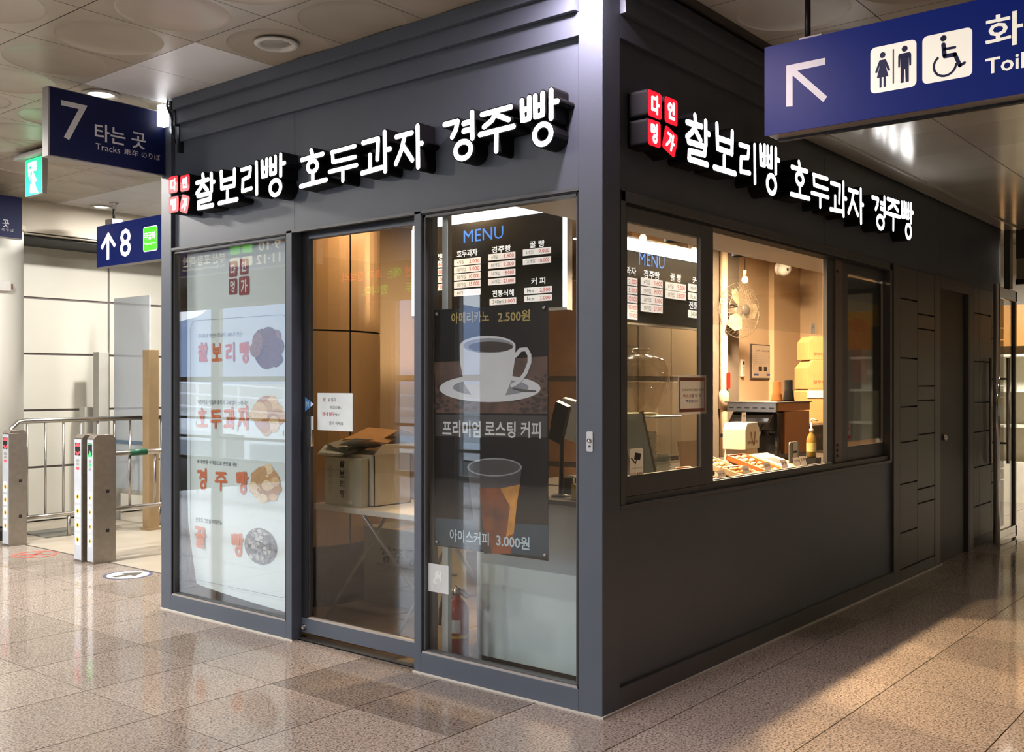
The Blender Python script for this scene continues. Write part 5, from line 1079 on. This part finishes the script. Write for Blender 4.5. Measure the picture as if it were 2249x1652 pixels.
for k, (px, py, Y) in enumerate(((1636, 611, 1.0), (1524, 548, .98), (1412, 520, .98))):
    c = ony(px, py, Y); t = thing('pendant_lamp', ('small warm pendant lamp above the wall fan', 'warm pendant bulb at the right end of the menu light', 'warm pendant bulb hanging in the corner of the sash')[k], 'lamp', (c.x, Y, c.z), 'warm pendant lamps'); z = min(c.z, 2.70)
    put('cord', MB().tube([(c.x, Y, z + .06), (c.x, Y, 2.80)], .003, 6), BLACKP, t); put('socket', MB().lathe([(.010, z + .062), (.014, z + .05), (.015, z + .012)], (c.x, Y, 0), 16), BROWN, t)
    put('bulb', MB().lathe([(.014, z + .012), (.022, z - .004), (.024, z - .018), (.017, z - .034), (.001, z - .04)], (c.x, Y, 0), 18), BULB, t)
for k, x in enumerate((1.35, 2.3, 3.3)):
    t = thing('spot_head', ('black spot head over the display case', 'black spot head over the bun trays', 'black spot head over the coffee machine')[k], 'spotlight', (x, .98, 2.47), 'spot heads over the side counter')
    put('housing', MB().lathe([(.052, 2.475), (.055, 2.50), (.045, 2.60), (.02, 2.62)], (x, .98, 0), 20, cap=False), BLACKP, t); put('stem', MB().tube([(x, .98, 2.61), (x, .98, 2.80)], .008, 8), BLACKP, t)
c = ony(1590, 700, 1.93); t = thing('drain_pipe', 'pale vertical pipe with a red valve left of the fan', 'pipe', (c.x, 1.93, 0)); put('pipe', MB().lathe([(.035, .002), (.035, 2.80)], (c.x, 1.93, 0), 18), mat('pipe_pale', srgb(196, 178, 156), .5), t)
zz = ony(1587, 870, 1.93).z; put('pipe_joint', MB().lathe([(.05, zz - .12), (.05, zz + .02), (.036, zz + .05)], (c.x, 1.93, 0), 18), mat('pipe_pale', srgb(196, 178, 156), .5), t); put('valve_handle', B(c.x - .02, 1.87, zz + .07, c.x + .015, 1.895, zz + .22), mat('valve_red', srgb(190, 30, 20), .4), t, bevel=.004)
t = thing('drink_poster', 'tall poster of a dessert cup behind the right sash glass', 'poster', (ony(1895, 800, .09).x, .09, 1.35)); a0, a1 = ony(1850, 800, .09).x, ony(1946, 800, .09).x
pl = PY(.085); put('poster_sheet', pl.slab(rect(a0, 1.10, a1, 2.25), -.002, 0), mat('poster_grey', srgb(66, 64, 56), .3, 0, .1, 3), t)
q = lambda u, v: (a0 + (a1 - a0) * u, 1.10 + 1.15 * v)
put('printed_cup', pl.flat([q(.12, .68), q(.58, .68), q(.50, .36), q(.22, .36)], .0004), mat('print_berry', srgb(150, 70, 54), .5, 0, .3, 14), t); put('printed_berries', pl.flat(ell(*q(.35, .71), (a1 - a0) * .22, .05, 20), .0006), mat('print_red_berry', srgb(150, 40, 36), .5, 0, .5, 40), t)
put('printed_band', pl.flat([q(0, .72), q(1, .72), q(1, .86), q(0, .86)], .0003), mat('print_mustard', srgb(126, 108, 46), .5), t); put('printed_panel', pl.flat([q(.2, 0), q(1, 0), q(1, .30), q(.24, .32)], .0003), mat('print_palegreen', srgb(150, 154, 138), .5), t)

# ================================================================== HALL THINGS
# recessed downlights in view, then the unseen ones added for their light
DLR = mat('downlight_ring', srgb(190, 188, 182), .35); DLL = mat('downlight_lens_off', srgb(150, 146, 138), .3); DLO = mat('downlight_lens_lit', (.9, .9, .85), .4, emit=(1, .95, .85), es=3.0)
def downlight(x, y, z, label, lit=False):
    t = thing('downlight', label, 'ceiling light', (x, y, z - .012), 'round downlights')
    put('ring', MB().lathe([(.085, z), (.120, z), (.120, z - .006), (.108, z - .014), (.085, z - .008), (.08, z + .01)], (x, y, 0), 32, cap=False), DLR, t)
    put('lens', MB().lathe([(.001, z - .002), (.06, z - .003), (.082, z + .004)], (x, y, 0), 28, cap=False), DLO if lit else DLL, t)
downlight(-.301, 1.934, 3.358, 'unlit round downlight in the ceiling panel above the kiosk front')
p = onz(222, 207, 3.36); downlight(p.x, p.y, 3.358, 'round downlight half hidden above the number 7 sign', True)
p = onz(223, 454, 3.36); downlight(p.x, min(p.y, 7.5), 3.358, 'round downlight behind the pole of the number 8 sign', True)
downlight(-.22, .0, 3.358, 'bright downlight over the corner post', True)
for k, (x, y, p_) in enumerate(ADDED_HALL_LAMPS): downlight(x, y, 3.358, 'added unseen hall downlight %s' % ('beside the windows nearest the viewer', 'second along the window wall', 'third along the window wall', 'over the open floor facing the kiosk', 'over the open floor near the gates', 'over the far open floor', 'over the gate passage', 'over the railing behind the kiosk', 'right in front of the gates')[k], True)
for x, lb in ((1.6, 'corridor downlight nearest the viewer'), (5.2, 'corridor downlight opposite the staff door'), (8.6, 'corridor downlight beyond the glass door')): downlight(x, -4.0, 3.018 if x > 2.2 else 3.358, 'added unseen ' + lb, True)
for x, y, lb in ((4.2, 1.2, 'added over the coffee machine'), (.95, 2.35, 'in front of the tan column'), (2.6, 2.1, 'behind the menu boards')): downlight(x, y, 2.798, 'round warm ceiling light inside the kiosk ' + lb, True)
# cornice flood lamp with cable at the left end of the kiosk top
t = thing('flood_lamp', 'bright white flood lamp tucked behind the number 7 sign', 'lamp', (-.03, 3.40, 3.18))
put('lamp_housing', B(-.075, 3.42, 3.20, -.02, 3.48, 3.34), mat('flood_white', (.8, .8, .8), .4, emit=(1, 1, 1), es=4), t, bevel=.004); put('lamp_bracket', MB().tube([(-.04, 3.40, 3.32), (-.04, 3.37, 3.27), (-.03, 3.36, 3.20)], .008, 8), BLACKP, t)
put('power_cable', MB().tube([(-.05, 3.39, 3.358), (-.06, 3.385, 3.32), (-.045, 3.38, 3.28), (-.03, 3.375, 3.24), (-.03, 3.37, 3.15), (-.01, 3.365, 3.08)], .007, 8), BLACKP, t)
# round column at the left edge
def tangent_x(R, y, px):                                       # column centre whose right outline falls on a pixel column
    d = ray(px, 800); d = Vector((d.x, d.y)).normalized(); nrm = Vector((d.y, -d.x)); c0 = Vector((CAM.x, CAM.y))
    return c0.x + (-R - (y - c0.y) * nrm.y) / nrm.x
R = .27; cy = 7.62; cxx = tangent_x(R, cy, 52)
t = thing('white_column', 'white round column at the left edge behind the gates', 'column', (cxx, cy, 0)); put('shaft', MB().lathe([(R, .14), (R, 3.0), (R - .01, 3.02)], (cxx, cy, 0), 40), mat('column_white', srgb(222, 222, 214), .5, 0, .03, 2), t); put('base_ring', MB().lathe([(R - .015, .0), (R - .015, .14)], (cxx, cy, 0), 40), BLACKP, t)
put('capital', MB().lathe([(R + .02, 3.0), (R + .02, 3.06)], (cxx, cy, 0), 40), BULK, t)
t = thing('column_socket', 'small pale device box fixed on the white column', 'box', (cxx + .02, cy - R - .02, 2.35)); zc_ = ony(5, 628, cy - R).z
put('device_body', B(cxx - .12, cy - R - .05, zc_ - .05, cxx + .03, cy - R + .02, zc_ + .05), WHITE, t, bevel=.005); put('device_knob', B(cxx + .03, cy - R - .045, zc_ - .03, cxx + .05, cy - R - .01, zc_ + .02), mat('knob_brown', srgb(120, 90, 76), .5), t)
# ticket gate posts
GST = mat('gate_steel', srgb(150, 142, 132), .32, .7, .08, 20); GFR = mat('gate_front', srgb(198, 204, 212), .35, .2); GRED = mat('gate_red_led', (.6, .05, .05), .4, emit=(1, .05, .07), es=1.6); GGRN = mat('gate_green_led', (.05, .5, .1), .4, emit=(.03, .95, .12), es=1.6)
GYL = mat('gate_yellow', srgb(206, 176, 60), .5)
def gate(label, x, y, w, d, led, stick):
    t = thing('gate_post', label, 'ticket gate', (x + d / 2, y + w / 2, 0), 'ticket gate posts'); h = 1.075
    put('post_body', MB().box(x + .003, y, 0, x + d, y + w, h - .03).prism([(x, y, h - .03), (x + d, y, h - .03), (x + d - .03, y, h), (x + .03, y, h)], (0, w, 0)), GST, t, bevel=.003)
    put('front_plate', B(x - .002, y + .006, .02, x + .004, y + w - .006, h - .04), GFR, t); pl = PX(x - .002); a = -(y + w / 2); hw = w / 2 - .018
    put('display_glass', pl.flat(rect(a - hw, .90, a + hw, 1.005), .0008), PRINTK, t)
    if led == 'red':
        put('led_symbol', pl.flat([(a - hw, .975), (a - hw * .6, 1.0), (a + hw * .6, 1.0), (a + hw, .975)], .0014), GRED, t); put('led_symbol', pl.flat([(a - hw, .93), (a, .895), (a + hw, .93), (a + hw * .6, .935), (a, .918), (a - hw * .6, .935)], .0014), GRED, t)
    else: put('led_symbol', pl.flat([(a - hw, .892), (a, .945), (a + hw, .892)], .0014), GGRN, t); put('led_symbol', pl.flat([(a - hw, .993), (a + hw, .993), (a + hw, .999), (a - hw, .999)], .0014), GGRN, t)
    for z, m in ((.855, PRINTG), (.825, GGRN if led != 'red' else PRINTG), (.79, GRED if led == 'red' else PRINTG)): put('status_light', pl.flat(rect(a - hw * .55, z - .012, a + hw * .55, z + .012), .001), m, t)
    for z in (.55, .43, .31, .19):
        s_ = put('sticker', pl.flat(rrect(a - hw * .8, z - .05, a + hw * .8, z + .05, .004), .0008), PAPER, t); put('sticker_mark', pl.flat(ell(a, z, hw * .5, hw * .5 * 1.05, 18), .0014), GYL, s_); put('sticker_symbol', pl.flat(ell(a, z, hw * .22, hw * .26, 10), .0018), PRINTK, s_)
    for z in (.60, .27): put('sensor', PY(y).flat(rect(x + d * .55, z - .014, x + d * .55 + .03, z + .014), .001), BLACKP, t)
    put('floor_flange', B(x - .006, y - .006, 0, x + d + .006, y + w + .006, .008), GST, t)
gate('slim steel gate post with red symbol beside its twin', .545, 5.63, .125, .16, 'red', 4)
gate('slim steel gate post with green arrow right of its twin', .56, 5.465, .105, .20, 'green', 4)
gate('steel gate post cut by the left picture edge', .545, 6.96, .125, .17, 'red', 4)
# stainless railings
def railing(label, zt, zb, x0, x1, y, n, bend, group):
    t = thing('hand_railing', label, 'railing', ((x0 + x1) / 2, y, 0), group)
    put('top_rail', MB().tube(([(x0 - .12, y - .05, zt - .16), (x0 - .09, y - .02, zt - .06), (x0 - .02, y, zt - .005), (x0 + .05, y, zt)] if bend else [(x0, y, zt)]) + [(x1, y, zt)], .024, 12), STEEL, t)
    put('bottom_rail', MB().tube([(x0 - (.1 if bend else 0), y, zb), (x1, y, zb)], .02, 12), STEEL, t)
    for i in range(n): x = x0 + (x1 - x0) * (i + .35) / n; put('baluster', MB().tube([(x, y, zb), (x, y, zt)], .011, 8), STEEL, t)
    for x in (x0 + (x1 - x0) * .30, x0 + (x1 - x0) * .92): put('rail_post', MB().tube([(x, y + .01, .002), (x, y + .01, zb)], .018, 10), STEEL, t)
    return t
yy = 7.18; xA = ony(45, 920, yy).x; z1_ = ony(200, 921, yy).z; z0_ = ony(200, 1123, yy).z
railing('stainless railing with bent end running behind the gate posts', z1_, z0_, xA, 2.36, yy, 9, True, 'stainless railings')
yy = 5.80; xA = .74; z1_ = ony(330, 992, yy).z; z0_ = ony(330, 1110, yy).z
t = railing('lower stainless railing with a green sleeve right of the gates', z1_, z0_, xA, 3.0, yy, 9, False, 'stainless railings')
xs0, xs1 = ony(283, 995, yy).x, ony(321, 992, yy).x
put('rail_sleeve', MB().tube([(xs0, yy, z1_), (xs1, yy, z1_)], .029, 14), mat('sleeve_green', srgb(20, 84, 58), .4), t, label='green sleeve')
# screen posts and tinted glass wind screen by the far wall
SPG = mat('screen_post_grey', srgb(170, 168, 160), .4); SPT = mat('screen_post_tan', srgb(176, 150, 112), .35, .5)
def post(label, px0, px1, ytop, y, m, nm='screen_post'):
    a, b = ony(px0, 1000, y).x, ony(px1, 1000, y).x; z = ony(px0, ytop, y).z; t = thing(nm, label, 'post', ((a + b) / 2, y + .06, 0)); put('post_body', B(a, y, 0, b, y + .12, z), m, t, bevel=.003); put('post_foot', B(a - .02, y - .02, 0, b + .02, y + .14, .02), m, t)
post('grey screen post against the pale wall panels', 217, 239, 773, 8.0, SPG); post('tan metal screen post beside the kiosk edge', 327, 349, 768, 6.9, SPT); post('short grey post beside the tall grey screen post', 186, 208, 895, 8.2, SPG)
xg = ony(236, 800, 8.0).x + .08; t = thing('wind_screen', 'blue grey tinted glass screen between the two tall posts', 'glass screen', (xg, 7.5, .1))
ye = onx(328, 800, xg).y; zt = onx(290, 652, xg).z
put('screen_glass', B(xg, ye, .35, xg + .012, 8.0, zt), glass_mat('tinted_glass', (.76, .81, .86), 1.5, 1.2, 0, .5), t); put('screen_rail', B(xg - .01, ye, .30, xg + .022, 8.0, .35), SPG, t); put('screen_rail', B(xg - .012, ye, onx(290, 972, xg).z - .02, xg - .002, 8.0, onx(290, 972, xg).z + .02), mat('rail_blue', srgb(92, 120, 146), .4), t)
put('screen_foot', B(xg - .005, ye + .02, 0, xg + .02, ye + .08, .30), SPG, t); put('screen_foot', B(xg - .005, 7.9, 0, xg + .02, 7.96, .30), SPG, t)
# floor stickers
c = onz(281, 1263, 0); t = thing('floor_sticker', 'round floor sticker with a dark arrow in a blue ring', 'floor sticker', (c.x, c.y, 0)); FL = Plane((c.x, c.y, .0012), (0, -1, 0), (1, 0, 0)); r0 = .185
def ringm(r1, r2, cc, n=36): 
    mb = MB()
    for i in range(n):
        t0, t1 = 2 * math.pi * i / n, 2 * math.pi * (i + 1) / n; mb.poly([Vector((c.x + rr * math.cos(tt), c.y + rr * math.sin(tt), .0005 + cc)) for rr, tt in ((r1, t0), (r1, t1), (r2, t1), (r2, t0))][::-1])
    return mb
put('ring', ringm(r0, r0 * .86, .0008), mat('sticker_ring_blue', srgb(70, 76, 110), .5), t); put('disc', MB().poly([Vector((c.x + r0 * .86 * math.cos(i * .2094), c.y + r0 * .86 * math.sin(i * .2094), .0011)) for i in range(30)]), mat('sticker_disc', srgb(206, 198, 184), .5), t)
put('arrow', MB().poly([Vector((c.x + u, c.y + v, .0018)) for u, v in ((-.12, -.03), (.0, -.03), (-.0, -.10), (.13, 0), (.0, .10), (.0, .03), (-.12, .03))]), mat('sticker_arrow', srgb(74, 70, 66), .5), t)
c = onz(78, 1218, 0); t = thing('floor_sticker', 'round no entry floor sticker with a red ring and cross', 'floor sticker', (c.x, c.y, 0)); put('ring', ringm(r0, r0 * .86, .0008), mat('sticker_ring_red', srgb(196, 92, 80), .5), t)
for k in (1, -1): put('cross_bar', MB().poly([Vector((c.x + u, c.y + v * k, .0012)) for u, v in ((-.11, -.08), (-.09, -.11), (.11, .08), (.09, .11))][::k]), mat('sticker_ring_red', srgb(196, 92, 80), .5), t)
# chrome glass door, standing open at the far right
gy = -.105; gx0, gx1 = 6.35, 7.03
t = thing('glass_door', 'open glass door with chrome frame at the far right', 'door', ((gx0 + gx1) / 2, gy, .008))
put('lead_stile', MB().lathe([(.030, .012), (.030, 2.43)], (gx0, gy, 0), 20), CHROME, t); put('hinge_stile', B(gx1 - .06, gy - .02, .012, gx1, gy + .02, 2.40), CHROME, t); put('bottom_rail', B(gx0, gy - .02, .012, gx1, gy + .02, .13), CHROME, t, bevel=.008); put('top_rail', B(gx0, gy - .02, 2.30, gx1, gy + .02, 2.41), CHROME, t, bevel=.008)
put('door_glass', B(gx0 + .02, gy - .005, .13, gx1 - .06, gy + .005, 2.30), CLEAR, t)
put('inner_seal', B(gx1 - .11, gy - .012, .13, gx1 - .06, gy + .012, 2.30), RUBB, t)
for s_ in (-1, 1):
    hx, hy = gx0 + .10, gy + .075 * s_; put('pull_bar', MB().tube([(hx, hy, .76), (hx, hy, 1.745)], .016, 12), STEEL, t)
    for z in (.95, 1.55): put('bar_mount', MB().tube([(hx, gy, z), (hx, hy, z)], .009, 8), BLACKP, t)
put('pivot', MB().lathe([(.02, .0), (.02, .014)], (gx1 - .05, gy, 0), 12), STEEL, t)

# ================================================================== ACROSS THE HALL (seen in the glass)
t = thing('direction_sign', 'lit platform sign with arrow 9 10 11 12 mirrored in the front glass', 'sign', (-3.5, 7.6, 2.86)); sp_ = Plane((-3.458, 0, 0), (0, 1, 0), (0, 0, 1))
put('sign_box', B(-3.58, 6.35, 2.86, -3.462, 8.95, 3.20), FRAMEG, t); put('sign_face', sp_.slab(rect(6.36, 2.865, 8.94, 3.195), -.004, -.001), NAVYL, t)
SWM = mat('sign_letters_warm', (.8, .75, .6), .4, emit=(1, .86, .62), es=1.3)
m = lettering(sp_, '9·10', 6.80, 3.05, 7.20, 3.16, .001, .01); lettering(sp_, '11·12', 6.80, 2.90, 7.24, 3.01, .001, .01, m); lettering(sp_, '부산·포항·마산', 7.85, 2.97, 8.75, 3.10, .001, .01, m); lettering(sp_, 'To Busan·Pohang·Masan', 7.85, 2.91, 8.75, 2.95, .001, 0, m)
sp_.flat([(6.55, 2.92), (6.59, 2.92), (6.59, 3.08), (6.65, 3.02), (6.67, 3.05), (6.57, 3.16), (6.47, 3.05), (6.49, 3.02), (6.55, 3.08)], .001, m); put('lettering', m, SWM, t)
for k, (a, b, mm) in enumerate(((7.32, 3.05, SGG), (7.56, 3.05, SGG), (7.32, 2.90, SWM), (7.56, 2.90, SWM))): put('line_badge', sp_.flat(rrect(a, b, a + .2, b + .11, .02), .0012), mm, t)
for y in (6.8, 8.5): put('hanging_pole', MB().tube([(-3.52, y, 3.20), (-3.52, y, 3.36)], .014, 8), BLACKP, t)
t = thing('led_board', 'black message board with red and green letters mirrored in the door', 'message board', (-4.5, 6.4, 2.5)); sp_ = Plane((-4.448, 0, 0), (0, 1, 0), (0, 0, 1))
put('board_case', B(-4.6, 5.2, 2.50, -4.45, 7.4, 2.95), BLACKP, t); LR = mat('led_text_red', (.6, .05, .02), .4, emit=(1, .10, .03), es=2.2); LG = mat('led_text_green', (.1, .5, .05), .4, emit=(.25, 1, .05), es=1.6)
put('led_text', lettering(sp_, '안전선', 5.5, 2.76, 5.9, 2.88, .001, .01), LR, t); put('led_text', lettering(sp_, '에는', 5.98, 2.76, 6.22, 2.88, .001, .01), LG, t); put('led_text', lettering(sp_, '과자 찰보리', 6.3, 2.76, 7.0, 2.88, .001, .01), LR, t); put('led_text', lettering(sp_, '과 호두', 5.5, 2.57, 5.9, 2.69, .001, .01), LG, t); put('led_text', lettering(sp_, '합니다.', 6.2, 2.57, 6.65, 2.69, .001, .01), LG, t)
for y in (5.6, 7.0): put('hanging_pole', MB().tube([(-4.52, y, 2.95), (-4.52, y, 3.36)], .014, 8), BLACKP, t)
# shopfront on the opposite side, mirrored in the right sash
t = thing('opposite_shop', 'mustard shop front across the corridor mirrored in the right sash', 'shop front', (6.0, -6.4, 0)); put('fascia', B(3.0, -6.45, 2.15, 10.5, -6.36, 2.70), mat('fascia_mustard', srgb(176, 140, 36), .5, emit=srgb(176, 140, 36), es=.25), t); put('window_band', B(3.0, -6.44, .9, 10.5, -6.38, 2.1), mat('shop_lit', srgb(150, 140, 120), .5, emit=srgb(150, 140, 120), es=.25), t); put('lower_panel', B(3.0, -6.44, 0, 10.5, -6.37, .9), mat('shop_dark', srgb(60, 56, 52), .5), t)
# outside the hall windows
OUT = mat('ground_outside', srgb(130, 132, 130), .8, 0, .1, .2)
tag(put('ground', B(-300, -150, -6.2, -8.3, 820, -6), OUT), None, None, None, 'structure')
hm = MB(); rng = random.Random(11); N = 90
for i in range(N + 1):
    y = -150 + 950 * i / N; h = 32 + 6 * math.sin(i * .35) + 3 * math.sin(i * .9 + 1) + rng.uniform(-.5, .5); hm.v += [Vector((-180, y, -6)), Vector((-200, y, h * .6)), Vector((-220, y, h)), Vector((-260, y, -6))]
for i in range(N):
    for j in range(3): a = i * 4 + j; hm.f.append((a, a + 4, a + 5, a + 1)); hm.sm.append(True)
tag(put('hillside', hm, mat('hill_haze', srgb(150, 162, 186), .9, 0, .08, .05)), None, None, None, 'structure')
t = thing('apartment_block', 'pale apartment block outside mirrored in the door glass', 'building', (-105, 58, -6)); put('walls', MB().box(-112, 50, -6, -100, 62, 12).box(-114, 62, -6, -104, 74, 9), mat('apartment_pale', srgb(196, 192, 184), .8), t)
WDK = mat('far_window', srgb(110, 120, 130), .3)
for i in range(5):
    for j in range(6): put('window', B(-99.98, 50.8 + 2.2 * i, -4 + 2.6 * j, -99.9, 52.2 + 2.2 * i, -2.6 + 2.6 * j), WDK, t)
t = thing('station_annex', 'white station annex with parapet outside the windows', 'building', (-22, 26, -6)); put('walls', B(-30, 12, -6, -18, 44, .6), mat('annex_white', srgb(206, 212, 216), .7), t); put('parapet', B(-30.2, 11.8, .6, -17.8, 44.2, 1.5), mat('annex_parapet', srgb(186, 184, 182), .7), t)
for k in range(6): put('window', B(-17.98, 14 + 5 * k, -2.4, -17.9, 17 + 5 * k, -.6), WDK, t)
t = thing('footbridge', 'white footbridge with slanted railings outside the windows', 'footbridge', (-13, 18, -6)); put('deck', MB().prism([(-13.6, 10, -.2), (-12.4, 10, -.2), (-12.4, 24, .3), (-13.6, 24, .3)], (0, 0, .25)), mat('bridge_white', srgb(220, 224, 226), .5), t)
for k in range(8): y = 10.5 + 1.9 * k; put('rail_post', B(-12.45, y, -.1 + .036 * (y - 10), -12.4, y + .06, 1.1 + .036 * (y - 10)), mat('bridge_white', srgb(220, 224, 226), .5), t)
for z in (.45, .8, 1.1): put('rail', MB().tube([(-12.42, 10, z), (-12.42, 24.5, z + .52)], .03, 8), mat('bridge_white', srgb(220, 224, 226), .5), t)
put('pier', B(-13.3, 12, -6, -12.7, 12.6, -.2), OUT, t); put('pier', B(-13.3, 21, -6, -12.7, 21.6, .1), OUT, t)
bpy.data.scenes.remove(TMP)
